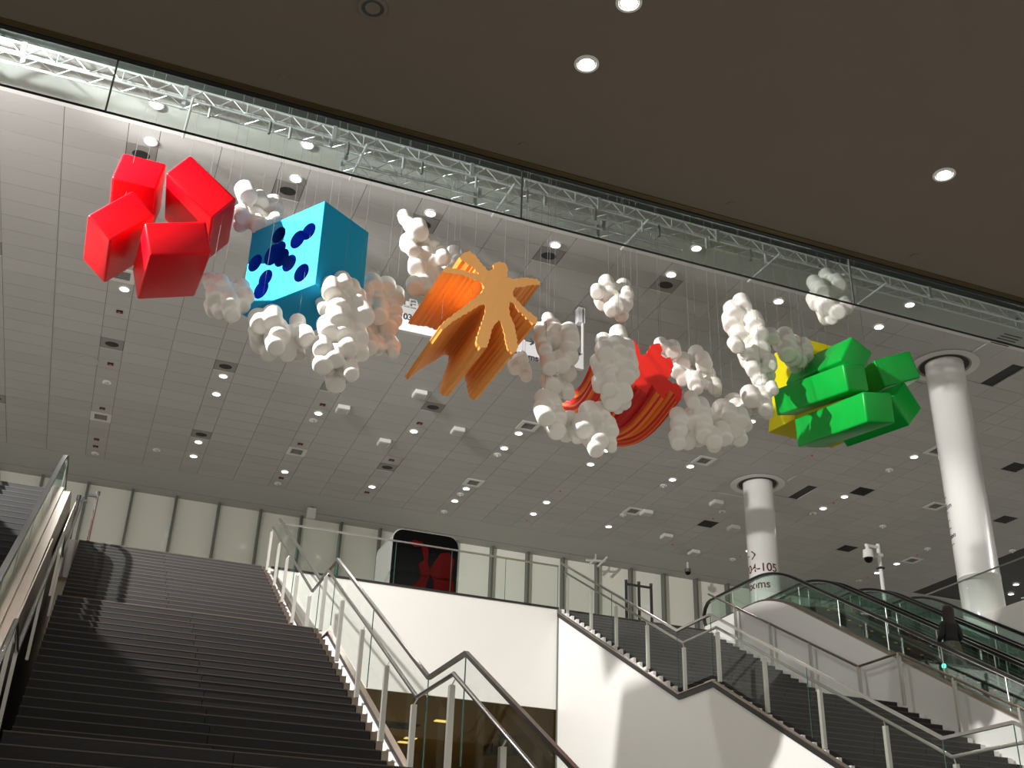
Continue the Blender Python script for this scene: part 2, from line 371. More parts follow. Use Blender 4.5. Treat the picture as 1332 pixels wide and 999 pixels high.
# sprinkler-like domes
DN = [(138.7,498.6),(123.4,591),(203.6,586.3),(407.2,548),(361.3,630),(577.7,666.7),(647.2,592.8),(810.3,670.8),(863.2,633),(939.5,666.3),(953,728.6),(1148.3,685.8),(1206.7,715),(1317,717.4),(1057.5,668.9),(1117,756.3),(1157,612.7),(598.9,644)]
DL = ['under the leftmost vent column', 'far left above the escalator glass', 'left of the far left vent', 'above the left stair railing', 'nearest the back wall left of the black cube', 'nearest the back wall above the black cube', 'left of the foam ring', 'beside the grille over the barrier',
 'left of the black grille by the far column', 'right of the black grille by the far column', 'beside the far column near the back wall', 'above the security camera', 'left of the near column, lower', 'right of the near column', 'right of the far column', 'below the security camera arm', 'between green blocks and near column', 'in the strip above the black cube']
DM1 = disc_mesh('base_plate', .13, .03, M_ltrim, 16, .14); DM2 = disc_mesh('sensor_head', .06, .08, M_disc, 12, .04)
for (x, y), nr in zip(DN, DL):
    p = onz(x, y, ZC-.05); t = thing('smoke_detector', 'small white ceiling detector, '+nr, 'smoke detector', (p.x, p.y, ZC), group='ceiling detectors')
    link('base_plate', DM1, t); o = link('sensor_head', DM2, t); o.location.z = -.03
for (x, y), nr in zip([(115.3,468.8),(876.6,602.5),(1173.4,660)], ['left of the vent under the red blocks', 'below the right foam clouds', 'left of the near column']):
    p = onz(x, y, ZC); o = link('speaker_disc', disc_mesh('speaker_disc', .3, .012, M_disc, 28), None); o.location = p
    tag(o, 'flat grey round ceiling speaker, '+nr, 'speaker', 'round ceiling speakers')
SN = [(155.5,405.8),(143.6,473.7),(133,531.7),(125.6,571.9),(124.3,581),(419.5,526.8),(390.5,578),(365.8,622.2),(545.8,551),(509.2,598.9),(477.1,640.9),(778.4,595.5),(728.6,638.7),(685,676.6),(927.4,674.2),(874.6,708),(962.9,723.2),(1056,592.3),(1084.4,654),(1192.8,722),(1128.4,751.3)]
SB = mesh('s', (lambda b: (bm_box(b, (-.09, -.07, -.03), (.09, .07, 0)), b)[1])(bmesh.new()), M_black); SD = disc_mesh('red_eye', .035, .02, M_sens, 10)
SNL = ['first below the red blocks', 'left of the far left diffusers', 'touching the framed grille above the left escalator', 'lower left above the escalator glass', 'lowest above the escalator glass', 'under the beige foam cloud', 'touching the grille above the left stair', 'lowest above the left stair railing', 'below the diffuser under the orange star',
 'just above the far middle diffuser', 'nearest the back wall left of the black cube', 'right under the foam ring', 'middle of the strip below the foam ring', 'nearest the back wall above the black cube', 'beside the grille left of the far column', 'nearest the back wall above the barrier', 'nearest the back wall by the far column', 'right below the yellow block',
 'below the grille between both columns', 'right of the security camera', 'left of the security camera pole']
for i, (x, y) in enumerate(SN):
    p = onz(x, y, ZC-.02); t = thing('ceiling_sensor', 'tiny red-eyed ceiling sensor, '+SNL[i], 'sensor', (p.x, p.y, ZC), group='tiny red-eyed ceiling sensors')
    if i < 11: link('body', SB, t)
    o = link('red_eye', SD, t); o.location.z = -.03
# soffit fittings
for (x, y), nr in zip([(818,3),(763,83),(1228,227)], ['cut by the top frame edge', 'middle of the dark soffit', 'at the right of the dark soffit']):
    p = onz(x, y, ZS); t = thing('soffit_downlight', 'bright round downlight, '+nr, 'ceiling light', p, group='downlights in the brown soffit')
    link('trim_ring', ring_mesh('trim_ring', .115, .09, .012, M_ltrim, 28), t); link('lens', disc_mesh('lens', .09, .006, M_lens2, 28), t)
    link('inner_shade', ring_mesh('inner_shade', .09, .075, .008, M_frame, 28), t)
for (x, y), nr in zip([(369,101),(680,190),(951,266),(1190,333)], ['leftmost, above the blue cube', 'above the orange star', 'above the right foam clouds', 'rightmost, near the soffit edge']):
    p = onz(x, y, ZS); o = link('sprinkler_cover', disc_mesh('sprinkler_cover', .05, .012, M_soffit, 20), None); o.location = p
    tag(o, 'brown round sprinkler cover, '+nr, 'sprinkler', 'sprinkler covers in the dark soffit')
p = onz(485, 10, ZS); t = thing('soffit_speaker', 'dark ringed round speaker in the brown soffit at the top frame edge', 'speaker', p)
link('outer_ring', ring_mesh('outer_ring', .13, .1, .012, M_soffit, 28), t); link('cone', disc_mesh('cone', .07, .01, M_soffit, 20), t); link('inner_ring', ring_mesh('inner_ring', .1, .075, .01, M_bulk, 28), t)

# glass smoke curtain
cur = thing('glass_smoke_curtain', 'clear glass smoke curtain hanging along the edge of the brown soffit', 'glass curtain', (0, YC, 0))
xs = [-.085*YC+i*.4635*YC for i in range(-3, 7)]
for x in xs:
    box('glass_panel', (x+.008, .04, 6.8), (x+.4635*YC-.008, .052, ZS), M_gurt, cur)
    box('seam', (x-.008, .038, 6.8), (x+.008, .054, ZS), M_mull, cur)
box('bottom_edge', (xs[0], .036, 6.787), (xs[-1]+.4635*YC, .056, 6.8), M_black, cur)

# glazed back wall
YG = 44.0
win = thing('window_1', kind='structure')
for k in range(-8, 20):
    x = 2.348+1.668*k
    box('glass_pane', (x+.05, YG, ZF), (x+1.618, YG+.03, ZC), M_pane, win)
    box('mullion', (x-.045, YG-.3, ZF), (x+.045, YG+.02, ZC), M_mull, win)
box('wall_back', (-16, YG+.1, Z0), (44, YG+.3, ZC), M_gyp, kind='structure')

# upper floor slabs and walls
XL, XR = 11.5, 21.4
box('floor_upper', (-16, YFA, ZF-.9), (44, YG, ZF), M_floor, kind='structure')
box('floor_upper_right', (XR, 4, ZF-1.2), (44, YFA, ZF), M_wall, kind='structure')
box('floor_upper_left', (-16, YC+.1, ZF-1), (-3.2, YFA, ZF), M_wall, kind='structure')
box('wall_fascia', (3.9, YFA-.06, 5.80), (XL, YFA, ZF-.03), M_wall, kind='structure')
box('trim_3', (3.9, YFA-.09, ZF-.03), (XL, YFA+.02, ZF+.02), M_black, kind='structure')
box('trim_4', (XL-.035, YFA-.1, 3), (XL, YFA-.06, ZF-.03), M_mull, kind='structure')

# staircases: profile constants
T_, R_ = .311, .165
FL = [(20.84, 5.12), (13.42, 1.82), (6.0, Z0)]     # (Y of first riser, z of landing below)
def nosing():
    L = []
    for Y0, zb in FL:
        for j in range(20): L.append((Y0+j*T_, zb+R_*(j+1)))
    return L
def staircase(x0, x1, label, splits):
    st = thing('staircase', label, 'staircase', (0, 0, 0))
    n = 0
    for (Y0, zb) in FL:
        for j in range(20):
            Y = Y0+j*T_; z = zb+R_*(j+1); dep = T_+.02 if j < 19 else (1.53 if (Y0 > 20.8 or True) else T_)
            if j == 19 and Y0 > 20: dep = .1
            cs = splits(j, Y0); xx = [x0]+cs+[x1]
            for a, b in zip(xx, xx[1:]):
                box('stone_slab', (a+.004, Y, z-R_+.004), (b-.004, Y+dep, z-.004), random.choice((M_stone, M_stone2)), st)
                n += 1
            box('nosing', (x0, Y-.004, z-.012), (x1, Y+.012, z+.001), M_nose, st)
    poly = [(4.5, Z0), (6.0, Z0-.02)]
    body = []
    for Y0, zb in FL[::-1]:
        body += [(Y0-.02+.02, zb-.02), (Y0+19*T_, zb+19*R_-.02)]
    body = [(6.0, Z0)]+body+[(26.78, ZF-.2), (26.78, ZF-1.1)]
    strip_x('carcass', [(y, z) for y, z in body[:-2]]+[(26.78, ZF-.2)], Z0-.01, x0+.02, x1-.02, M_dark, st)
    return st
X0, X1 = -.54, 3.68
stL = staircase(X0, X1, 'wide dark stone staircase climbing on the left between glass railings', lambda j, Y: [(1.38 if Y > 20 else 1.6)+(.02 if j % 2 else -.02)])
SX0, SX1 = 11.68, 16.0
stR = staircase(SX0, SX1, 'dark stone staircase on the right beside the escalators', lambda j, Y: sorted([SX0+.9+(j*1.37) % 1.1, SX0+2.2+(j*.83) % 1.0, SX0+3.45+(j*.57) % .5]))

def line(h, slopeoff=0):
    """points of a rail at height h above the nosing line, top to bottom"""
    pts = [(26.62, ZF+h)]
    pts += [(20.45+slopeoff, 5.12+h), (19.10+slopeoff, 5.12+h), (13.03+slopeoff, 1.82+h), (11.68+slopeoff, 1.82+h), (5.6+slopeoff, Z0+h)]
    return pts
def sawtooth(name, xa, xb, top, m, parent=None):
    """white tooth blocks between treads and channel"""
    for Y0, zb in FL:
        for j in range(20):
            Y = Y0+j*T_; z = zb+R_*(j+1)
            prism_x('stringer_tooth', [(Y, z-.005), (Y, z-R_-.06), (Y+T_, z-.06), (Y+T_, z-.005)], xa, xb, m, parent)
def railing(label, xg, xh, xpost, hh, posts, hg=1.21, base=True, topstart=26.62, side=1):
    r = thing('stair_railing', label, 'railing')
    gl = line(hg); bl = line(.02)
    gl[0] = (topstart, gl[0][1]); bl[0] = (topstart, bl[0][1])
    # glass panels split near the thirds of a flight
    for i in range(len(gl)-1):
        n = 2 if i % 2 == 0 else 1
        for k in range(n):
            t0, t1 = k/n+.002, (k+1)/n-.002
            f = lambda P, t: (P[i][0]+(P[i+1][0]-P[i][0])*t, P[i][1]+(P[i+1][1]-P[i][1])*t)
            a, b, c, d = f(gl, t0), f(gl, t1), f(bl, t1), f(bl, t0)
            prism_x('glass_panel', [a, b, c, d], xg-.006, xg+.006, M_glass, r)
            tube('panel_edge', (xg, b[0], b[1]), (xg, c[0], c[1]), .008, M_gedge, r, 6)
    path_prism('cap_rail', [(xg, y, z) for y, z in gl], .05, .045, M_steel, r)
    hl = line(hh); path_round('handrail', [(xh, y, z) for y, z in hl], .026, M_steel, r)
    for y in posts:
        zb = znose(y); zt = zrail(y, hh)
        box('post', (xpost-.03, y-.035, zb-.1), (xpost+.03, y+.035, zt-.1), M_post, r)
        tube('pin', (xpost, y, zt-.1), (xh, y, zt-.02), .009, M_steel, r, 6)
    if base:
        path_prism('base_channel', [(xg, y, z-.16) for y, z in [(26.75, ZF)]+line(0)[1:]], .07, .1, M_black, r)
        path_prism('channel_cap', [(xg+side*.0, y, z-.095) for y, z in [(26.75, ZF)]+line(0)[1:]], .09, .02, M_steelb, r)
    return r
def zrail(y, h):
    P = line(h)
    for (a, za), (b, zb) in zip(P, P[1:]):
        if b <= y <= a: return zb+(za-zb)*(y-b)/(a-b)
    return P[0][1]
def znose(y): return zrail(y, 0)
PY = [26.46, 25.0, 23.6, 22.05, 20.45, 19.10, 17.53, 15.96, 14.4, 13.0, 11.6, 10.0, 8.4]
railing('glass railing with steel handrail along the right edge of the left staircase', 3.93, 3.80, 3.76, .97, PY)
railing('glass railing with steel handrail along the left edge of the right staircase', 11.5, 11.62, 11.64, .97, PY)
sawtooth('t', 11.61, 11.68, 0, M_wall2, stR)
sawtooth('t', 3.69, 3.78, 0, M_steelb, stL)
# right stair: right side steel handrail with slim posts, no glass
r = thing('steel_handrail', 'slim steel handrail on the wall side of the right staircase', 'railing')
path_round('handrail', [(16.0, y, z) for y, z in line(.98)], .028, M_steelb, r)
for y in [25.3, 23.74, 22.16, 20.45, 19.1, 17.6, 16.05, 14.5, 13.0]:
    box('post', (15.97, y-.03, znose(y)-.1), (16.03, y+.03, zrail(y, .98)), M_post, r)
sawtooth('t', 16.0, 16.12, 0, M_wall2, stR)
# left stair: left side steel handrail, glass and dark stringer
r = thing('stair_handrail_left', 'steel handrail on brown panels along the left edge of the left staircase', 'railing')
r.name = 'stair_handrail'
path_round('handrail', [(-.64, y, z) for y, z in line(.97)], .028, M_chrome, r)
for y in [20.45, 19.1, 16.0, 13.0, 11.6, 9]:
    box('post', (-.66, y-.03, znose(y)-.1), (-.62, y+.03, zrail(y, .97)), M_post, r)
for i, (p0, p1) in enumerate(zip(line(.85), line(.85)[1:])):
    q0, q1 = line(-.1)[i], line(-.1)[i+1]
    prism_x('side_panel', [p0, p1, q1, q0], -.80, -.78, M_steelb, r)
# wall under right stair (faces left)
P = [(26.8, ZF-.1)]+line(-.18)[1:]
for x0, x1, nm in ((XL, XL+.1, 'wall_stair_side'), (3.86, 3.96, 'wall_stair_left')):
    bm = bmesh.new()
    for (ya, za), (yb, zb_) in zip(P, P[1:]):
        A = [bm.verts.new((x0, y, z)) for y, z in ((ya, za), (yb, zb_), (yb, Z0-.01), (ya, Z0-.01))]; B = [bm.verts.new((x1, v.co.y, v.co.z)) for v in A]
        for i in range(4): bm.faces.new((A[i], A[(i+1) % 4], B[(i+1) % 4], B[i]))
        bm.faces.new(A); bm.faces.new(B[::-1])
    link(nm, mesh(nm, bm, M_wall2), kind='structure')

# upper guardrail between the stairs
g = thing('upper_guardrail', 'glass guardrail with slim steel cap along the upper floor edge between the stairs', 'railing')
n = 5
for i in range(n):
    a = 3.98+(XL-3.98)*i/n; b = 3.98+(XL-3.98)*(i+1)/n
    box('glass_panel', (a+.006, YFA-.006, ZF), (b-.006, YFA+.006, ZF+1.17), M_glass, g)
    box('panel_edge', (b-.005, YFA-.008, ZF), (b+.005, YFA+.008, ZF+1.17), M_gedge, g)
path_prism('cap_rail', [(3.95, YFA, ZF+1.17), (XL, YFA, ZF+1.17)], .05, .04, M_steel, g)
g = thing('side_guardrail', 'glass guardrail along the white floor edge beside the near column', 'railing')
for i in range(12):
    a = 4+(26.8-4)*i/12; b = 4+(26.8-4)*(i+1)/12
    box('glass_panel', (XR+.1, a+.006, ZF), (XR+.112, b-.006, ZF+1.08), M_glass, g)
path_prism('cap_rail', [(XR+.1, 4, ZF+1.08), (XR+.1, 26.8, ZF+1.08)], .04, .03, M_mull, g)

# columns
def column(cx, cy, label, zb):
    t = thing('column', label, 'column', (cx, cy, 0))
    bm = bmesh.new(); n = 64; rings = []
    for r_, z in ((.545, zb), (.545, 9.6), (.553, 9.6), (.553, 9.66), (.545, 9.66), (.545, ZC+.3)):
        rings.append([bm.verts.new((r_*math.cos(2*math.pi*i/n), r_*math.sin(2*math.pi*i/n), z)) for i in range(n)])
    for a, b in zip(rings, rings[1:]):
        for i in range(n): bm.faces.new((a[i], a[(i+1) % n], b[(i+1) % n], b[i]))
    o = link('shaft', mesh('shaft', bm, M_col), t)
    for p in o.data.polygons: p.use_smooth = abs(p.normal.z) < .5
    link('ceiling_collar', ring_mesh('ceiling_collar', .99, .76, .02, M_gyp, 64), t).location.z = ZC+.012
    link('dark_recess', ring_mesh('dark_recess', .78, .70, -.25, M_vent, 48), t).location.z = ZC+.01
    return t
# plaster infill squares around collars
for cx, cy in COLS:
    bm = bmesh.new(); n = 64
    A = [bm.verts.new((cx+.97*math.cos(2*math.pi*i/n), cy+.97*math.sin(2*math.pi*i/n), ZC+.028)) for i in range(n)]
    def sq(a):
        c, s = math.cos(a), math.sin(a); k = 1.75/max(abs(c), abs(s)); return (cx+c*k, cy+s*k, ZC+.032)
    B = [bm.verts.new(sq(2*math.pi*i/n)) for i in range(n)]
    for i in range(n): bm.faces.new((A[i], A[(i+1) % n], B[(i+1) % n], B[i]))
    link('plaster_infill', mesh('plaster_infill', bm, M_tile), ceil)
c1 = column(22.1, 32.9, 'far white round column with maroon room lettering, behind the escalators', ZF)
c2 = column(22.05, 22.75, 'near tall white round column with small tick marks, right of the green blocks', ZF)
def wrapper(r, phi0, z0):
    def f(v):
        a = phi0+v.x/r; rr = r+.003+v.z
        return Vector((rr*math.cos(a), rr*math.sin(a), z0+v.y))
    return f
phi_cam1 = math.atan2(-32.9, -22.1)
text_obj('lettering', '104-105', .42, M_inkr, None, c1, .002, .006, wrapper(.545, phi_cam1-1.62, 12.62))
text_obj('lettering', 'Rooms', .40, M_inkr, None, c1, .002, .006, wrapper(.545, phi_cam1-1.75, 12.02))
bm = bmesh.new()
for a, b in (((0, 0), (.36, 0)), ((.36, 0), (.2, .15)), ((.36, 0), (.2, -.15))): bm_tube(bm, (*a, 0), (*b, 0), .022, 6)
me = mesh('arrow', bm, M_inkr)
f = wrapper(.545, phi_cam1-1.15, 13.25)
for v in me.vertices: v.co = f(v.co)
link('arrow_mark', me, c1)
phi_cam2 = math.atan2(-22.75, -22.05)
for i in range(7):
    bm = bmesh.new()
    for q in range(4): bm_box(bm, (q*.045, 0, 0), (q*.045+.046, .018, .003))
    me = mesh('tick', bm, M_ink); f = wrapper(.545, phi_cam2-1.5+.02*i, 11.95-i*.23)
    for v in me.vertices: v.co = f(v.co)
    link('tick_mark', me, c2)
text_obj('lettering', 'com', .2, M_ink, None, c2, .002, .002, wrapper(.545, phi_cam2-1.45, 11.6))
text_obj('lettering', 'tion', .2, M_ink, None, c2, .002, .002, wrapper(.545, phi_cam2-1.42, 10.75))

# escalators
def esc_line(h):
    """top to bottom (y,z) with rounded crest"""
    pts = [(27.1, 8.4+h)]
    yc, sl = 23.9, .577
    for i in range(9):
        t = i/8; y = yc+.9-1.8*t
        z = 8.4+h-(0 if t == 0 else sl*.9*t*t)
        pts.append((y, z))
    z1 = pts[-1][1]; y1 = pts[-1][0]
    yb = y1-(z1-(Z0+h))/sl
    pts.append((yb+.3, Z0+h+.3*sl)); pts.append((yb, Z0+h+.04)); pts.append((yb-1.3, Z0+h))
    return pts
def escalator(xa, xb, label, side=None):
    t = thing('escalator', label, 'escalator')
    for x in (xa, xb):
        hl = esc_line(1.0); cl = esc_line(.28); dl = esc_line(.20)
        # handrail with newel curl at the top
        curl = [(27.1+.42*math.sin(a), 9.4-.42+.42*math.cos(a)) for a in [math.pi*i/7 for i in range(7, 0, -1)]]
        path_prism('handrail', [(x, y, z) for y, z in curl+hl], .08, .06, M_rubber, t)
        path_prism('rail_guide', [(x, y, z-.045) for y, z in hl], .05, .025, M_chrome, t)
        # glass
        for i in range(len(hl)-1):
            if i in (0, 9): n = 2 if i == 0 else 10
            elif 1 <= i <= 8: n = 1
            else: n = 1
            for k in range(n):
                f = lambda P_, q: (P_[i][0]+(P_[i+1][0]-P_[i][0])*q, P_[i][1]+(P_[i+1][1]-P_[i][1])*q)
                a, b, c, d = f(hl, k/n), f(hl, (k+1)/n), f(cl, (k+1)/n), f(cl, k/n)
                prism_x('glass_panel', [a, b, c, d], x-.005, x+.005, M_gesc, t)
                if n > 1: tube('panel_joint', (x, b[0], b[1]-.04), (x, c[0], c[1]), .012, M_steel, t, 6)
        path_prism('deck', [(x, y, z) for y, z in cl], .22, .07, M_steelb, t)
        sx = .11 if x == xa else -.11
        bm = bmesh.new()
        for (ya, za), (yb, zb_) in zip(cl, cl[1:]):
            bm_quadprism(bm, [(ya, za), (yb, zb_), (yb, zb_-.5), (ya, za-.5)], x+sx-.01, x+sx+.01)
        link('skirt', mesh('skirt', bm, M_step), t)
    # steps
    dl = esc_line(0)
    y = 24.2; k = 0
    bm = bmesh.new(); bm_box(bm, (xa+.12, -.4, -.25), (xb-.12, 0, 0)); bm_box(bm, (xa+.12, -.405, -.012), (xb-.12, -.38, .002), 1); sm = mesh('escalator_step', bm, [M_estep, M_step])
    bm = bmesh.new(); bm_box(bm, (xa+.12, -.412, -.03), (xa+.2, -.36, .004)); bm_box(bm, (xb-.2, -.412, -.03), (xb-.12, -.36, .004)); ym = mesh('yellow_edge', bm, M_yelm)
    while y > 7.6 and k < 44:
        z = 8.4-max(0, .577*(23.9-y)) if y < 23.9 else 8.4
        o = link('escalator_step', sm, t); o.location = (0, y, z); e = link('yellow_edge', ym, o)
        y -= .4; k += 1
    box('landing_plate', (xa+.1, 24.2, 8.3), (xb-.1, 27.2, 8.4), M_steel, t)
    cl = esc_line(.26)
    return t
def cladding(x0, x1, m, name='wall_escalator_side'):
    cl = esc_line(.245)
    strip_x(name, [(27.2, 8.645)]+cl[1:], Z0-.01, x0, x1, m, kind='structure')
EX = [(16.36, 17.72), (18.02, 19.38), (19.68, 21.04)]
escalator(*EX[0], 'nearest of the right escalators, glass sided with a woman riding it')
escalator(*EX[1], 'middle one of the three right escalators')
escalator(*EX[2], 'farthest of the right escalators, next to the near column')
escalator(-2.5, -1.085, 'glass-sided escalator at the left frame edge beside the left staircase')
cladding(16.18, 16.27, M_wall2)
cladding(21.15, 21.3, M_wall2)
cladding(-1.0, -.84, M_steelb)
for a, b in ((17.8, 17.94), (19.46, 19.6)): cladding(a, b, M_steelb)

# lower glazed room under the fascia
room = thing('window_2', kind='structure')
for i in range(6):
    a = 3.95+(XL-3.95)*i/6; b = 3.95+(XL-3.95)*(i+1)/6
    box('glass_pane', (a, YFA-.01, Z0), (b-.01, YFA+.01, 5.8), M_glow, room)
box('ceiling_lower', (3.9, YFA+.05, 5.86), (XL+12, 43, 5.95), M_brownroom, kind='structure')
box('wall_lower_back', (-3, 40, Z0), (30, 40.2, 5.86), M_brownwall, kind='structure')
rl = bpy.data.lights.new('lower_room_fill', 'POINT'); rl.energy = 160; rl.color = (1, .8, .45); rl.shadow_soft_size = .3  # added point light to brighten the lower room, without a fitting
rlo = bpy.data.objects.new('lower_room_fill', rl); C.objects.link(rlo); rlo.location = (8, 32, 1.5)
for i, (x, y) in enumerate([(573.9,937),(534,959.6),(525.6,964.7)]):
    p = onz(x, y, 5.84); t = thing('amber_lamp', ['amber flat lamp nearest in the glazed lower room', 'middle amber lamp in the lower room', 'farthest amber lamp in the lower room'][i], 'ceiling light', p, group='amber lamps in the lower room')
    box('lens', (-.17, -.12, -.03), (.17, .12, .0), M_amber, t); box('frame', (-.19, -.14, -.012), (.19, .14, .012), M_frame, t)
p = onz(519, 944, 5.84); t = thing('lower_ceiling_vent', 'dark square vent in the lower room ceiling seen through the stair glass', 'air vent', p)
box('panel', (-.5, -.4, -.01), (.5, .4, .01), M_ventd, t); louvre(t, .9, .7, -.03, M_black, 5)
p = onz(650, 975, 5.5); t = thing('projector', 'boxy dark projector hanging in the lower room behind the handrail', 'projector', p)
box('body', (-.3, -.3, -.2), (.3, .3, .05), M_mull, t, bevel=.03); tube('mount', (0, 0, .05), (0, 0, .4), .04, M_black, t)
tube('projector_lens', (0, -.3, -.08), (0, -.4, -.08), .07, M_black, t, 14)
for s in (-1, 1): box('bracket', (s*.36-.03, -.35, -.15), (s*.36+.03, .35, .1), M_black, t)

# ------------------------------------------------------------------ trusses
def truss(x0, x1, y0, z0, s, label, bay=.55):
    t = thing('lighting_truss', label, 'truss', (0, y0, z0))
    for dy in (0, s):
        for dz in (0, s):
            tube('chord', (x0, dy, dz), (x1, dy, dz), .026, M_trus, t)
    L = math.hypot(bay/2, s)
    def br(a, b):
        bm = bmesh.new(); bm_tube(bm, a, b, .012, 6); return mesh('brace', bm, M_trus)
    kinds = [br((0, 0, 0), (bay/2, 0, s)), br((bay/2, 0, s), (bay, 0, 0)), br((0, s, 0), (bay/2, 0, 0)), br((bay/2, 0, 0), (bay, s, 0)), br((0, 0, 0), (0, 0, s))]
    n = int((x1-x0)/bay)
    for i in range(n):
        for j, k in enumerate(kinds):
            if j == 4 and i % 2: continue
            o = link('brace', k, t); o.location.x = x0+i*bay
    for i in range(int((x1-x0)/3.0)+1):
        x = x0+i*3.0
        box('end_frame', (x-.05, -.03, -.03), (x-.01, s+.03, s+.03), M_trus, t) if False else None
        for dy in (0, s): box('joint_plate', (x-.06, dy-.03, -.03), (x+.02, dy+.03, s+.03), M_trus, t)
    return t
TR1 = truss(-6.2, 23.8, 18.42, 14.93, .29, 'long silver box truss just beyond the dark bulkhead edge, running the whole width', .6)
truss(3.2, 11.2, 19.05, 14.9, .30, 'shorter silver box truss hung just behind the long one, above the orange star', .6)
for i, x in enumerate([-.05, 3.45, 6.7, 9.9, 13.3, 16.3]):
    o = tube('cross_pipe', (x, 18.2, 14.86), (x-.05, 19.5, 14.84), .028, M_trus)
    tag(o, 'short silver cross pipe under the trusses, '+['leftmost, above the red blocks', 'above the blue cube', 'above the orange star', 'above the lone foam cloud', 'left of the last foam cloud', 'near the last foam cloud'][i], 'pipe', 'cross pipes on the trusses')
for i in range(15):
    x = .3+i*.93+.3*math.sin(i*2.1)
    tube('clamp', (x, 0, -.3), (x, 0, 0), .03, M_mull if i % 2 else M_trus, TR1)
# ------------------------------------------------------------------ hanging sculptures
def cables(parent, pts, ztop=ZC, r=.003):
    for p in pts: tube('cable', p, (p[0], p[1], min(ztop, 15.74 if p[1] < 19.05 else ZC)), r, M_wire, parent, 5)
def block(name, c, d, X, Y, m, parent, bev=.045):
    X = Vector(X).normalized(); Y = Vector(Y); Y = (Y-X*Y.dot(X)).normalized(); Z = X.cross(Y)
    bm = bmesh.new(); bm_box(bm, (-d[0], -d[1], -d[2]), d)
    if bev: bmesh.ops.bevel(bm, geom=bm.edges[:], offset=bev, segments=4, affect='EDGES', profile=.5)
    o = link(name, mesh(name, bm, m, True), parent)
    o.matrix_local = Matrix(((X.x, Y.x, Z.x, c[0]), (X.y, Y.y, Z.y, c[1]), (X.z, Y.z, Z.z, c[2]), (0, 0, 0, 1)))
    if bev: pass
    return o
def shade_flat(o):
    for p in o.data.polygons: p.use_smooth = False
s = thing('red_block_sculpture', 'hanging sculpture of four glossy red foam blocks, left of the blue cube', 'sculpture')
for c, d, X, Y in (([-.64,17.4,11.804],[.372,.398,.496],[-.9944,.0832,.0655],[-.0897,-.3335,-.9385]),
    ([.428,17.3,11.718],[.555,.285,.836],[-.8038,-.0116,.5948],[-.5911,.129,-.7962]),
    ([-.756,16.9,10.522],[.445,.283,.715],[-.6525,.0106,-.7577],[.7577,.0211,-.6522]),
    ([.13,16.6,10.111],[.482,.292,.856],[-.9492,-.0122,-.3143],[.312,.092,-.9456])):
    block('red_block', c, d, X, Y, M_red, s)
cables(s, [(-.6, 17.4, 12), (.1, 17.3, 12.2), (.5, 17.3, 12.2), (-.8, 17, 10.8)])
s = thing('green_block_sculpture', 'hanging pile of glossy green foam blocks in front of the yellow block', 'sculpture')
for c, d, X, Y in (([13.343,17.0,11.268],[.281,.314,.989],[-.9043,-.066,.4219],[-.4267,.1785,-.8866]),
    ([12.84,16.7,10.506],[.269,.275,1.112],[-.973,-.0205,-.23],[.222,.1903,-.9563]),
    ([13.172,16.5,9.806],[.322,.299,1.195],[-.9883,.0674,-.1372],[.1474,.1823,-.9721]),
    ([15.36,17.81,11.80],[.45,.32,.85],[-.904,.263,-.3371],[.3643,.0612,-.9293]),
    ([14.593,17.2,10.539],[.345,.372,.793],[-.7043,-.2081,.6787],[-.6643,-.1439,-.7335])):
    o = block('green_block', c, d, X, Y, M_green, s)
cables(s, [(13.4, 17, 11.5), (12.6, 16.8, 10.8), (14.8, 17.5, 11.4), (14, 17, 11.6)])
s = thing('yellow_block_sculpture', 'matte yellow foam block hanging behind the green blocks and foam clouds', 'sculpture')
block('yellow_block', [14.133,18.5,11.545], [.562,.96,.8], [.0683,.9858,.1531], [-.0658,.1576,-.9853], M_yel, s, .012)
cables(s, [(13.9, 18.4, 12.3), (14.4, 18.6, 12.3)])
# blue cube with bored holes
s = thing('blue_cube_sculpture', 'sky blue foam cube with round deep blue holes, right of the red blocks', 'sculpture')
bc, bd = Vector((2.386, 17.0, 10.734)), (.889, .841, .573)
bX = Vector((-.5609, .8279, -.0023)).normalized(); bY = Vector((.0156, .0077, -.9998)); bY = (bY-bX*bY.dot(bX)).normalized(); bZ = bX.cross(bY)
if bZ.dot(FW) > 0: pass
cube = block('cube_body', bc, bd, bX, bY, M_blue, s, .012); shade_flat(cube)
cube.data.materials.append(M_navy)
MW = cube.matrix_local.copy()
nz = bZ if bZ.dot(FW) < 0 else -bZ
fc = bc+nz*bd[2]
bm = bmesh.new(); inv = MW.inverted()
def holes(lst, o0, sc, depth):
    for x, y, r in lst:
        d = ray(o0[0]+x/sc, o0[1]+y/sc); p = d*(fc.dot(nz)/d.dot(nz))
        rad = r/sc*p.length/FPX*1.55
        bmh = bmesh.new(); bm_tube(bmh, inv @ (p+nz*.1), inv @ (p-nz*depth), rad, 28)
        bmesh.ops.recalc_face_normals(bmh, faces=bmh.faces)
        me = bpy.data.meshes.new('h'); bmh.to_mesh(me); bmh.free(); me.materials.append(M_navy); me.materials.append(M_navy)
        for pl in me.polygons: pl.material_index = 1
        ho = bpy.data.objects.new('h', me); C.objects.link(ho); ho.matrix_world = MW
        md = cube.modifiers.new('b', 'BOOLEAN'); md.object = ho; md.operation = 'DIFFERENCE'; md.solver = 'EXACT'
        HO.append(ho)
HO = []
holes([(402,235,27),(405,300,26),(375,325,36),(415,340,30),(450,365,28),(540,218,28),(490,255,30),(292,365,28),(507,410,30),(340,435,28),(320,488,30)], (250, 240), 3.569, .34)
bpy.context.view_layer.update()
dg = bpy.context.evaluated_depsgraph_get(); nm = bpy.data.meshes.new_from_object(cube.evaluated_get(dg), depsgraph=dg)
cube.modifiers.clear(); cube.data = nm; nm.name = 'cube_body'
for h in HO: bpy.data.objects.remove(h)
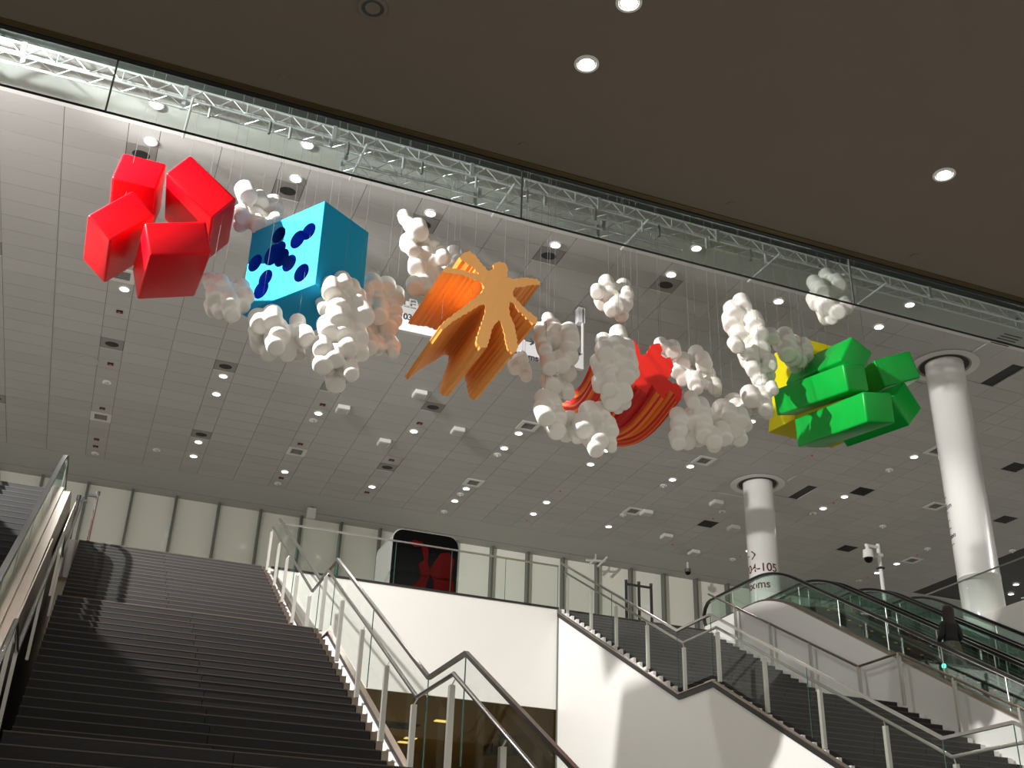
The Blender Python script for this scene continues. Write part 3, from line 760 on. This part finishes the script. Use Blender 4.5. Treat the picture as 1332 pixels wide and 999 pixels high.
cables(s, [(2.2, 17, 11.5), (2.7, 17.3, 11.5), (2.0, 16.8, 11.5), (2.9, 17.6, 11.5)])

def extruded(name, pts, o0, sc, depth_y, nrm, disp, L, mats, parent, sections=1, twist=None, jag=2.2, seed=1):
    """outline drawn on a plane facing nrm through the given depth, carried along disp"""
    random.seed(seed); P2 = []
    n = len(pts)
    for i in range(n):
        a, b = pts[i], pts[(i+1) % n]; k = max(1, int(math.hypot(b[0]-a[0], b[1]-a[1])/11))
        for j in range(k):
            t = j/k; q = (a[0]+(b[0]-a[0])*t, a[1]+(b[1]-a[1])*t)
            ln = math.hypot(b[0]-a[0], b[1]-a[1]) or 1; nx, ny = (b[1]-a[1])/ln, -(b[0]-a[0])/ln
            w_ = (jag if (i+j) % 2 else -jag)*random.uniform(.3, 1.2); P2.append((q[0]+nx*w_, q[1]+ny*w_))
    c0 = ony(o0[0]+sum(p[0] for p in pts)/n/sc, o0[1]+sum(p[1] for p in pts)/n/sc, depth_y); nrm = Vector(nrm).normalized()
    W = []
    for x, y in P2:
        d = ray(o0[0]+x/sc, o0[1]+y/sc); W.append(d*(c0.dot(nrm)/d.dot(nrm)))
    bm = bmesh.new(); R = []
    for k in range(sections+1):
        t = k/sections
        R.append([bm.verts.new(twist(p, t, c0) if twist else p+Vector(disp)*t*L) for p in W])
    m_ = len(W); stripe = [1 if random.random() < .62 else 2 for _ in W]
    from mathutils.geometry import tessellate_polygon
    for tri in tessellate_polygon([[Vector((x, y, 0)) for x, y in P2]]):
        for rg, mi in ((R[0], 0), (R[-1], 1)):
            try: q = bm.faces.new([rg[i] for i in tri]); q.material_index = mi
            except ValueError: pass
    for a, b in zip(R, R[1:]):
        for i in range(m_):
            q = bm.faces.new((a[i], b[i], b[(i+1) % m_], a[(i+1) % m_])); q.material_index = stripe[i] if len(mats) > 2 else 1
    o = link(name, mesh(name, bm, mats), parent); return o, c0
star = [(345,342),(395,352),(430,362),(473,372),(450,345),(415,318),(385,305),(375,287),(393,266),(425,256),(452,272),(485,318),(520,354),(545,345),(543,322),(575,308),(608,318),(616,350),(612,385),(640,397),(700,388),(760,395),(782,410),(776,424),(740,425),(690,433),(655,437),(642,455),(648,482),(680,520),(720,555),(762,590),(768,612),(745,620),(722,602),(695,575),(665,550),(645,515),(628,510),(622,530),(630,580),(650,630),(662,690),(668,735),(660,760),(640,765),(620,752),(608,715),(600,670),(588,622),(573,600),(553,618),(537,650),(528,690),(515,735),(480,742),(460,715),(465,680),(485,620),(500,575),(505,535),(500,522),(470,530),(430,555),(390,580),(350,600),(318,628),(290,652),(275,635),(300,608),(340,575),(390,540),(440,500),(480,470),(498,440),(492,420),(465,405),(430,390),(385,375),(345,370),(318,366),(292,356),(300,340),(320,335)]
AX = (ony(613, 470, 17)).normalized()       # line of sight at the piece
sd = (-RT*.62-UP*.80)                         # towards lower left
disp = (AX*.72+sd*.62).normalized()
s = thing('orange_star_sculpture', 'thick orange foam star with ragged arms hanging mid frame', 'sculpture')
o, c0 = extruded('star_body', star, (500, 260), 3.842, 15.6, -disp*1.0-AX*.5, disp, 1.64, [M_orange, M_oran2], s, 1, None, 2.6, 3)
cables(s, [(5.1, 15.8, 10.3), (5.7, 15.9, 10.5), (6.1, 15.9, 10.3), (4.7, 16.2, 9.9)])
flame = [(535,390),(562,402),(580,430),(592,472),(618,455),(640,420),(662,408),(684,411),(698,430),(690,470),(716,482),(738,480),(753,510),(745,550),(725,588),(740,606),(775,612),(796,640),(794,690),(770,705),(752,660),(735,640),(702,688),(675,655),(645,615),(620,665),(590,640),(560,618),(525,680),(490,640),(455,600),(400,640),(365,560),(395,520),(360,455),(420,470),(470,520),(500,500),(520,460)]
def tw(p, t, c):
    ax2 = (AX2*.75+sd2*.66).normalized(); q = p-c
    q = Matrix.Rotation(.38*t, 3, AX2) @ q; q *= (1-.22*t)
    return c+q+ax2*2.0*t+UP*(-.30*math.sin(t*math.pi))
AX2 = ony(840, 500, 17).normalized(); sd2 = (-RT*.75-UP*.66)
s = thing('red_flame_sculpture', 'twisted red and orange flame-like foam form hanging behind foam clouds', 'sculpture')
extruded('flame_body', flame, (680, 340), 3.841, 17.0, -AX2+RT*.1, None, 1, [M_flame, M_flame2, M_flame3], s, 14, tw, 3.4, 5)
cables(s, [(8.9, 17.2, 10.2), (9.5, 17.2, 10.2), (9.2, 17.5, 10)])

# foam clouds: drums fused by a voxel remesh
def drum(bm, c, ax, r, h):
    ax = ax.normalized(); u = ax.cross(Vector((0, 0, 1))).normalized(); v = ax.cross(u); n = 18; prof = [(.0, 1.0), (.7, 1.0), (.92, .95), (1.0, .84), (1.0, 0), (1.0, -.84), (.92, -.95), (.7, -1), (0, -1)]
    R = []
    for a, b in prof:
        if a == 0: R.append([bm.verts.new(c+ax*h*b)]); continue
        R.append([bm.verts.new(c+ax*h*b+(u*math.cos(2*math.pi*i/n)+v*math.sin(2*math.pi*i/n))*r*a) for i in range(n)])
    for a, b in zip(R, R[1:]):
        if len(a) == 1:
            for i in range(n): bm.faces.new((a[0], b[i], b[(i+1) % n]))
        elif len(b) == 1:
            for i in range(n): bm.faces.new((a[i], b[0], a[(i+1) % n]))
        else:
            for i in range(n): bm.faces.new((a[i], b[i], b[(i+1) % n], a[(i+1) % n]))
def cloud(lab, o0, sc, Y, tilt, lobes, seed, thick=1.0):
    random.seed(seed); bm = bmesh.new(); P = []
    for x, y, r in lobes:
        rad = r/sc
        p = ony(o0[0]+x/sc, o0[1]+y/sc, Y+random.uniform(-.30, .22)*thick); rm = rad*p.length/FPX
        ax = -p.normalized()+RT*tilt[0]*1.0+Vector((0, 0, -.58+tilt[1]*.9))+Vector([random.uniform(-.13, .13) for _ in range(3)])
        drum(bm, p, ax, rm*random.uniform(1.02, 1.16), rm*1.4*thick); P.append(p)
    c = sum(P, Vector())/len(P)
    # filler so that neighbours touch
    for i, p in enumerate(P):
        near = sorted(P, key=lambda q: (q-p).length)[1:3]
        for q in near:
            m_ = (p+q)/2
            bmesh.ops.create_icosphere(bm, subdivisions=2, radius=lobes[i][2]/sc*p.length/FPX*.66, matrix=Matrix.Translation(m_))
    bmesh.ops.translate(bm, verts=bm.verts, vec=-c)
    me = bpy.data.meshes.new('foam_cloud'); bm.to_mesh(me); bm.free(); me.materials.append(M_foam)
    o = bpy.data.objects.new('foam_cloud', me); C.objects.link(o); o.location = c
    rm_ = o.modifiers.new('r', 'REMESH'); rm_.mode = 'VOXEL'; rm_.voxel_size = .021
    sm = o.modifiers.new('s', 'SMOOTH'); sm.iterations = 2; sm.factor = .5
    bpy.context.view_layer.update(); dg = bpy.context.evaluated_depsgraph_get(); nm = bpy.data.meshes.new_from_object(o.evaluated_get(dg), depsgraph=dg)
    o.modifiers.clear(); o.data = nm; nm.name = 'foam_cloud'
    for pl in nm.polygons: pl.use_smooth = True
    tag(o, lab, 'foam cloud', 'white foam clouds')
    top = sorted(P, key=lambda q: -q.z)[:3]
    for q in top[::2]: tube('cable', Vector(q)-c, (q.x-c.x, q.y-c.y, (15.74 if q.y < 19.05 else ZC)-c.z), .003, M_wire, o, 5)
    return o
A2, A3, A4, A5 = ((250, 240), 3.569), ((500, 260), 3.842), ((680, 340), 3.841), ((860, 340), 3.7)
cloud('white foam cloud between the red blocks and the top of the blue cube', *A2, 17.7, (.2, .1), [(250,40,42),(318,68,32),(380,105,42),(290,128,43),(230,140,35),(222,185,28),(388,160,32),(305,185,38),(335,110,36),(265,95,36)], 1)
cloud('small pinkish white foam cloud below the red blocks, left of the blue cube', *A2, 16.4, (.25, -.2), [(85,452,30),(135,465,36),(112,520,42),(95,570,34),(175,545,36),(232,490,38),(228,548,36),(180,590,34),(148,500,36),(258,515,26),(120,590,26)], 2)
cloud('beige shaded foam cloud under the blue cube', *A2, 16.3, (.25, -.25), [(310,635,42),(372,620,44),(318,715,46),(400,685,44),(490,650,36),(525,705,38),(435,765,40),(352,770,36),(500,785,24),(460,710,40),(300,690,32),(382,735,40)], 3)
cloud('tall beige foam cloud hanging right of the blue cube, tip lowest', *A2, 16.2, (.25, -.3), [(645,485,44),(700,455,38),(740,490,40),(620,560,40),(680,560,45),(670,612,44),(770,530,36),(790,595,44),(740,600,40),(630,670,44),(700,680,45),(720,745,44),(770,700,40),(602,755,40),(600,825,44),(715,835,44),(660,795,40),(662,905,44),(785,775,34),(738,868,34)], 4)
cloud('white foam cloud tucked behind the tall beige one, left of the hanging sign', *A2, 17.2, (.15, 0), [(840,460,36),(900,480,42),(945,520,38),(800,490,34),(860,530,42),(870,590,44),(925,580,42),(912,650,40),(850,650,36),(820,740,38),(860,745,34),(925,745,38),(940,625,30),(800,680,32),(932,772,28),(800,560,36)], 5)
cloud('tall white foam cloud left of the orange star', *A3, 17.2, (.1, .1), [(100,88,32),(125,118,30),(172,148,42),(118,215,40),(180,190,42),(238,222,38),(200,270,44),(162,330,42),(240,300,44),(292,285,36),(180,380,42),(150,430,38),(195,420,46),(240,372,36),(215,455,26),(140,250,30),(280,250,30)], 6)
cloud('sliver of white foam cloud just behind the upper left of the orange star', *A3, 17.9, (.1, .1), [(345,275,36),(312,305,32),(370,310,34),(335,330,30)], 7)
cloud('small white foam cloud peeking out below right of the orange star', *A3, 17.9, (.1, -.1), [(690,790,28),(650,835,30),(700,850,34),(708,875,26),(665,800,26)], 8)
cloud('olive shaded foam cloud upright between the star and the flame form', *A4, 16.6, (.25, -.2), [(130,293,31),(158,330,35),(235,360,40),(242,395,36),(145,382,43),(88,385,30),(105,430,38),(160,440,46),(230,460,42),(130,510,42),(190,500,42),(222,545,42),(130,560,28),(140,612,42),(190,620,45),(225,650,32),(82,335,24),(185,400,36)], 9)
cloud('lowest foam cloud curling under the flame form at lower left', *A4, 16.4, (.3, -.25), [(110,700,42),(150,700,38),(108,755,44),(168,770,44),(160,830,42),(210,850,38),(240,800,40),(340,765,48),(300,820,46),(380,830,46),(430,830,40),(380,880,42),(330,870,42),(360,928,36),(428,895,36),(390,760,42),(440,920,26),(265,865,34)], 10)
cloud('white foam cloud in front of the flame form', *A4, 16.3, (.2, -.15), [(480,373,40),(405,405,36),(410,450,42),(470,430,42),(515,445,46),(450,490,40),(390,520,46),(480,520,42),(535,500,36),(435,560,46),(515,558,42),(382,610,36),(430,620,42),(500,650,45),(440,690,45),(500,690,38),(470,722,30),(540,545,34)], 11)
cloud('small lone white foam cloud high above the flame form', *A4, 17.2, (.1, .1), [(420,115,38),(372,150,31),(430,160,42),(500,132,34),(508,195,42),(402,200,38),(470,220,38),(440,240,30),(492,258,34),(522,160,28)], 12)
cloud('white foam cloud right behind the flame form', *A4, 17.7, (.15, -.1), [(692,420,32),(750,440,38),(720,440,32),(800,500,34),(770,540,32),(830,560,38),(870,470,38),(900,500,38),(915,552,38),(862,600,38),(930,590,38),(958,622,32),(800,580,34),(870,630,26),(968,648,22),(840,510,36)], 13)
cloud('wide foam cloud at the lower right of the flame form', *A4, 16.5, (.2, -.2), [(845,690,33),(890,740,43),(780,780,36),(780,830,40),(840,790,42),(900,790,42),(960,790,42),(772,890,38),(820,888,38),(870,870,42),(905,850,42),(950,880,40),(952,908,32),(1000,860,42),(1050,830,40),(1030,760,40),(1090,780,38)], 14)
cloud('foam cloud between the wide lower one and the green blocks', *A5, 16.9, (.2, -.1), [(350,690,38),(300,720,40),(330,762,36),(392,770,38),(330,830,36),(372,842,34),(400,705,34)], 15)
cloud('small foam cloud touching the left end of the green blocks', *A5, 16.7, (.2, -.1), [(430,650,40),(470,640,33),(500,700,33),(440,690,33),(535,610,26),(490,650,36),(505,725,24)], 16)
cloud('tall white foam cloud leaning left of the green blocks', *A5, 17.0, (.2, .05), [(390,205,36),(350,240,40),(400,260,42),(340,290,40),(410,300,40),(450,290,40),(472,340,36),(370,350,42),(360,400,33),(430,380,42),(470,410,45),(420,460,42),(480,470,40),(520,490,34),(440,510,36),(500,540,36),(470,560,36),(490,590,26),(412,430,28)], 17)
cloud('small white foam cloud in front of the yellow block', *A5, 17.4, (.2, 0), [(530,360,31),(600,370,40),(570,390,33),(640,400,36),(600,430,40),(630,450,38),(690,410,32),(668,470,32),(640,492,32),(700,450,28)], 18)
cloud('highest white foam cloud at the right, half behind the glass curtain', *A5, 17.2, (.15, .1), [(742,110,33),(800,80,36),(850,105,36),(880,95,26),(770,132,38),(820,160,42),(742,190,36),(790,200,45),(878,180,40),(900,132,32),(792,250,40),(850,230,38),(880,205,38),(822,270,26)], 19)

# ------------------------------------------------------------------ hanging sign
s = thing('hanging_sign', 'long white hanging wayfinding sign mostly hidden behind the orange star', 'sign')
p0 = ony(505, 392, 24); p1 = ony(757, 465, 24)
zb = 14.12; zm = 14.62; zt = 15.0
box('lower_panel', (5.0, 24, zb), (10.93, 24.12, zm), M_sign, s)
box('upper_panel', (5.0, 24.02, zm+.02), (7.6, 24.10, zt), M_tile, s)
box('end_panel', (10.8, 24, 15.55), (11.0, 24.2, 16.02), M_sign, s)
box('end_post', (10.93, 24, zb), (10.96, 24.1, 16.0), M_frame, s)
def txt(st, x, y, size, m, bold=.004):
    q = ony(x, y, 23.99); text_obj('lettering', st, size, m, Matrix.Translation(q) @ Matrix.Rotation(math.pi/2, 4, 'X'), s, .003, bold)
txt('LEVEL', 522, 397, .36, M_inkg, .002); txt('103', 518, 413, .24, M_ink, .007)
box('lavatory_symbol', (ony(541, 414, 23.99).x, 23.985, ony(541, 414, 23.99).z), (ony(541, 414, 23.99).x+.22, 23.995, ony(541, 414, 23.99).z+.2), M_ink, s)
txt('Rooms', 666, 463, .26, M_ink, .007)
for x, y in ((745, 458), (684, 443)):
    q = ony(x, y, 23.985); bm = bmesh.new()
    for a, b in (((0, 0), (.22, 0)), ((.22, 0), (.12, .09)), ((.22, 0), (.12, -.09))): bm_tube(bm, (a[0], 0, a[1]), (b[0], 0, b[1]), .014, 6)
    link('arrow_mark', mesh('arrow', bm, M_ink), s).location = q

tube('cable', (5.2, 24.05, zt), (5.2, 24.05, ZC), .006, M_wire, s, 5); tube('cable', (10.9, 24.05, 15.9), (10.9, 24.05, ZC), .012, M_wire, s, 6)
# ------------------------------------------------------------------ things on the upper floor
# rounded black cube with reflections painted on as dark red relief shapes
s = thing('rounded_display_case', 'glossy black rounded cube with painted dark red reflections behind the glass guardrail', 'display', (7.2, 28.0, ZF))
def rrect(x0, x1, z0, z1, r, n=6):
    P = []
    for cx, cz, a0 in ((x1-r, z1-r, 0), (x0+r, z1-r, 90), (x0+r, z0+r, 180), (x1-r, z0+r, 270)):
        for i in range(n+1):
            a = math.radians(a0+90*i/n); P.append((cx+r*math.cos(a), cz+r*math.sin(a)))
    return P
def prism_y(name, poly, y0, y1, m, parent):
    bm = bmesh.new(); A = [bm.verts.new((x, y0, z)) for x, z in poly]; B = [bm.verts.new((x, y1, z)) for x, z in poly]; n = len(poly)
    for i in range(n): bm.faces.new((A[i], A[(i+1) % n], B[(i+1) % n], B[i]))
    bm.faces.new(A); bm.faces.new(B[::-1]); return link(name, mesh(name, bm, m), parent)
prism_y('shell', rrect(-.03, 1.86, .03, 1.98, .3), .03, 1.6, M_sideg, s)
prism_y('front_face', rrect(0, 1.84, .05, 1.96, .29), .0, .03, M_blackg, s)
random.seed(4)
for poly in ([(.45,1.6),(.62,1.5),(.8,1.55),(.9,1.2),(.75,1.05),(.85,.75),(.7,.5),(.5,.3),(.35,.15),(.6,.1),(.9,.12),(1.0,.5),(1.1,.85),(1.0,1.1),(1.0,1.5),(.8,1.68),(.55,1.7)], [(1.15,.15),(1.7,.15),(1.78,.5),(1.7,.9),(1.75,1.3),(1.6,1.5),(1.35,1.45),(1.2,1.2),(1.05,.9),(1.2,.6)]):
    prism_y('painted_red_reflection', poly, -.03, .0, M_redd, s)
for i, (x0, lb) in enumerate([((-.76, 27.2), 0), ((-.35, 26.75), 1)]):
    o = thing('chrome_bollard', ['dark slim post with rounded top at the head of the left stairs', 'chrome slim post with rounded top at the head of the left stairs'][i], 'post', (x0[0], x0[1], ZF))
    tube('shaft', (0, 0, 0), (0, 0, 1.12), .035, M_chrome if i else M_black, o, 14); tube('head', (0, 0, 1.1), (0, 0, 1.22), .05, M_chrome if i else M_black, o, 14)
    box('arm', (-.02, -.03, 1.08), (-.2 if i else .2, .03, 1.13), M_black, o)
# barrier frame of three black posts
s = thing('barrier_frame', 'black three-post barrier frame behind the right staircase top', 'barrier')
for x in (13.65, 14.04, 14.42):
    box('post', (x-.03, 27.0, ZF), (x+.03, 27.06, ZF+1.12), M_black, s); tube('post_cap', (x, 27.03, ZF+1.12), (x, 27.03, ZF+1.17), .045, M_black, s, 10)
box('top_bar', (13.62, 27.01, ZF+1.02), (14.45, 27.05, ZF+1.08), M_black, s)
# security camera pole
s = thing('security_camera_pole', 'white pole carrying a white dome security camera above the escalators', 'security camera', (22.85, 27.6, ZF))
tube('pole', (0, 0, 0), (0, 0, 3.82), .06, M_col, s, 14)
box('clamp_band', (-.09, -.09, 3.0), (.09, .09, 3.06), M_black, s); box('clamp_band', (-.09, -.09, 3.4), (.09, .09, 3.5), M_frame, s)
tube('arm', (0, 0, 3.72), (-.55, -.1, 3.68), .05, M_col, s, 10); tube('neck', (-.5, -.1, 3.68), (-.5, -.1, 3.5), .06, M_col, s, 12)
tube('camera_housing', (-.5, -.1, 3.52), (-.5, -.1, 3.26), .15, M_col, s, 18, .17)
bm = bmesh.new(); bmesh.ops.create_uvsphere(bm, u_segments=16, v_segments=10, radius=.14, matrix=Matrix.Translation((-.5, -.1, 3.24))); link('dark_dome', mesh('dark_dome', bm, M_blackg, True), s)
# fittings along the far ceiling band
s = thing('dome_camera', 'small white dome camera hanging at the far ceiling edge left of the far column', 'security camera', (24.2, 41.9, ZC))
tube('stem', (0, 0, 0), (0, 0, -.3), .05, M_frame, s); tube('housing', (0, 0, -.3), (0, 0, -.45), .14, M_mull, s, 16); bm = bmesh.new(); bmesh.ops.create_uvsphere(bm, u_segments=14, v_segments=8, radius=.13, matrix=Matrix.Translation((0, 0, -.45))); link('dome', mesh('dome', bm, M_blackg, True), s)
s = thing('ceiling_sign_box', 'small white box hanging at the far ceiling edge above the left stair railing', 'ceiling box', (7.5, 42.6, ZC))
box('body', (-.17, -.12, -.48), (.17, .12, -.05), M_frame, s, bevel=.02); box('bracket', (-.05, -.05, -.08), (.05, .05, 0), M_mull, s)
s = thing('wireless_antenna', 'white spiky antenna fitting on the far ceiling edge right of the black cube', 'antenna', (20.1, 42.7, ZC))
tube('stem', (0, 0, 0), (0, 0, -.35), .03, M_frame, s)
for a, b in (((-.45, 0, -.35), (.45, 0, -.25)), ((.1, 0, -.55), (.55, 0, -.05)), ((-.3, 0, -.5), (0, 0, -.2))): tube('blade', a, b, .05, M_frame, s, 6)

# ------------------------------------------------------------------ woman on the escalator (skin-modifier figure)
def skinned(name, verts, edges, radii, m, parent, sub=2):
    me = bpy.data.meshes.new(name); me.from_pydata([Vector(v) for v in verts], edges, []); me.materials.append(m)
    o = bpy.data.objects.new(name, me); C.objects.link(o)
    sk = o.modifiers.new('s', 'SKIN'); sb = o.modifiers.new('u', 'SUBSURF'); sb.levels = sub; sb.render_levels = sub
    for i, r_ in enumerate(radii):
        d = me.skin_vertices[0].data[i]; d.radius = r_ if isinstance(r_, tuple) else (r_, r_)
    me.skin_vertices[0].data[0].use_root = True
    bpy.context.view_layer.update(); dg = bpy.context.evaluated_depsgraph_get(); nm = bpy.data.meshes.new_from_object(o.evaluated_get(dg), depsgraph=dg)
    bpy.data.objects.remove(o); nm.materials.clear(); nm.materials.append(m)
    for p in nm.polygons: p.use_smooth = True
    return link(name, nm, parent)
WY = 18.6; WZ = 8.4-.577*(23.9-18.6)
wm = thing('person', 'woman with long dark reddish hair, black top and patterned skirt riding the escalator', 'person', (17.0, WY, WZ), -.1)
# faces +y, feet at origin; body surface
V = [(0,0,.95),(0,0,1.12),(0,.0,1.32),(0,-.01,1.43),(0,.0,1.50),(0,.015,1.60),(0,.02,1.69),
     (-.17,0,1.38),(-.23,-.03,1.12),(-.2,.18,1.02),(-.18,.27,1.03),(.17,0,1.38),(.24,-.02,1.12),(.22,.2,1.06),(.2,.33,1.08),
     (-.09,0,.9),(-.10,.01,.5),(-.1,-.03,.1),(-.1,.10,.04),(.09,0,.9),(.1,.03,.5),(.1,0,.1),(.1,.13,.04)]
E_ = [(0,1),(1,2),(2,3),(3,4),(4,5),(5,6),(2,7),(7,8),(8,9),(9,10),(2,11),(11,12),(12,13),(13,14),(0,15),(15,16),(16,17),(17,18),(0,19),(19,20),(20,21),(21,22)]
RD = [(.14,.1),(.12,.09),(.13,.09),.05,.05,.085,.07,.055,.043,.034,.024,.055,.043,.034,.024,.085,.058,.038,.035,.085,.058,.038,.035]
skinned('body', V, E_, RD, M_skin, wm)
def lathe_y(name, prof, m, parent, n=24, off=(0, 0)):
    bm = bmesh.new(); R = []
    for z, rx, ry in prof: R.append([bm.verts.new((off[0]+rx*math.cos(2*math.pi*i/n)*(1+.03*math.sin(i*2.5)), off[1]+ry*math.sin(2*math.pi*i/n), z)) for i in range(n)])
    for a, b in zip(R, R[1:]):
        for i in range(n): bm.faces.new((a[i], a[(i+1) % n], b[(i+1) % n], b[i]))
    bm.faces.new(R[0][::-1]); bm.faces.new(R[-1]); return link(name, mesh(name, bm, m, True), parent)
lathe_y('skirt', [(.36,.27,.23),(.5,.25,.21),(.75,.21,.18),(.95,.18,.145),(1.06,.15,.12)], M_skirt, wm)
lathe_y('black_top', [(1.0,.17,.14),(1.1,.155,.125),(1.25,.17,.13),(1.37,.19,.12),(1.44,.12,.09),(1.47,.06,.06)], M_top, wm)
skinned('sleeves', [(0,0,1.38),(-.17,0,1.38),(-.235,-.03,1.12),(-.21,.14,1.03),(.17,0,1.38),(.245,-.02,1.12),(.225,.15,1.05)], [(0,1),(1,2),(2,3),(0,4),(4,5),(5,6)], [.08,.075,.06,.05,.075,.06,.05], M_top, wm)
lathe_y('hair', [(1.12,.10,.04),(1.25,.14,.07),(1.4,.13,.09),(1.55,.12,.105),(1.68,.12,.12),(1.76,.09,.09),(1.79,.03,.03)], M_hair, wm, 20, (0, -.035))
for sx in (-1, 1):
    hx = -.18 if sx < 0 else .2; hy = .29 if sx < 0 else .35; hz = 1.03 if sx < 0 else 1.08
    vs = [(hx, hy-.05, hz), (hx, hy+.03, hz)]; es = [(0, 1)]; rs = [(.022,.03), (.02,.035)]
    for k in range(4):
        b = len(vs); vs += [(hx-.03+.02*k, hy+.07, hz), (hx-.03+.02*k, hy+.105-.01*abs(k-1.5), hz-.015)]; es += [(1, b), (b, b+1)]; rs += [.009, .007]
    b = len(vs); vs += [(hx-sx*.04, hy+.03, hz+.005), (hx-sx*.045, hy+.07, hz)]; es += [(0, b), (b, b+1)]; rs += [.011, .008]
    skinned('hand', vs, es, rs, M_skin, wm, 1)
tube('yellow_wristband', (-.19, .235, 1.03), (-.185, .25, 1.03), .032, M_yelm, wm, 12)
for x in (-.1, .1): box('shoe', (x-.045, -.06+(.03 if x > 0 else 0), 0), (x+.045, .19+(.03 if x > 0 else 0), .07), M_black, wm, bevel=.02)
for dx in (-.035, .035): tube('eye', (dx, .105, 1.655), (dx, .112, 1.655), .011, M_black, wm, 8)
tube('nose', (0, .10, 1.64), (0, .125, 1.615), .010, M_skin, wm, 8, .014); box('mouth', (-.02, .095, 1.575), (.02, .104, 1.583), M_redd, wm)
q = onx(1227, 866, 16.40); o = tube('green_indicator_light', q, (q.x+.03, q.y, q.z), .045, M_glowg, None, 14)
tag(o, 'small glowing green traffic light on the nearest escalator balustrade', 'indicator light')
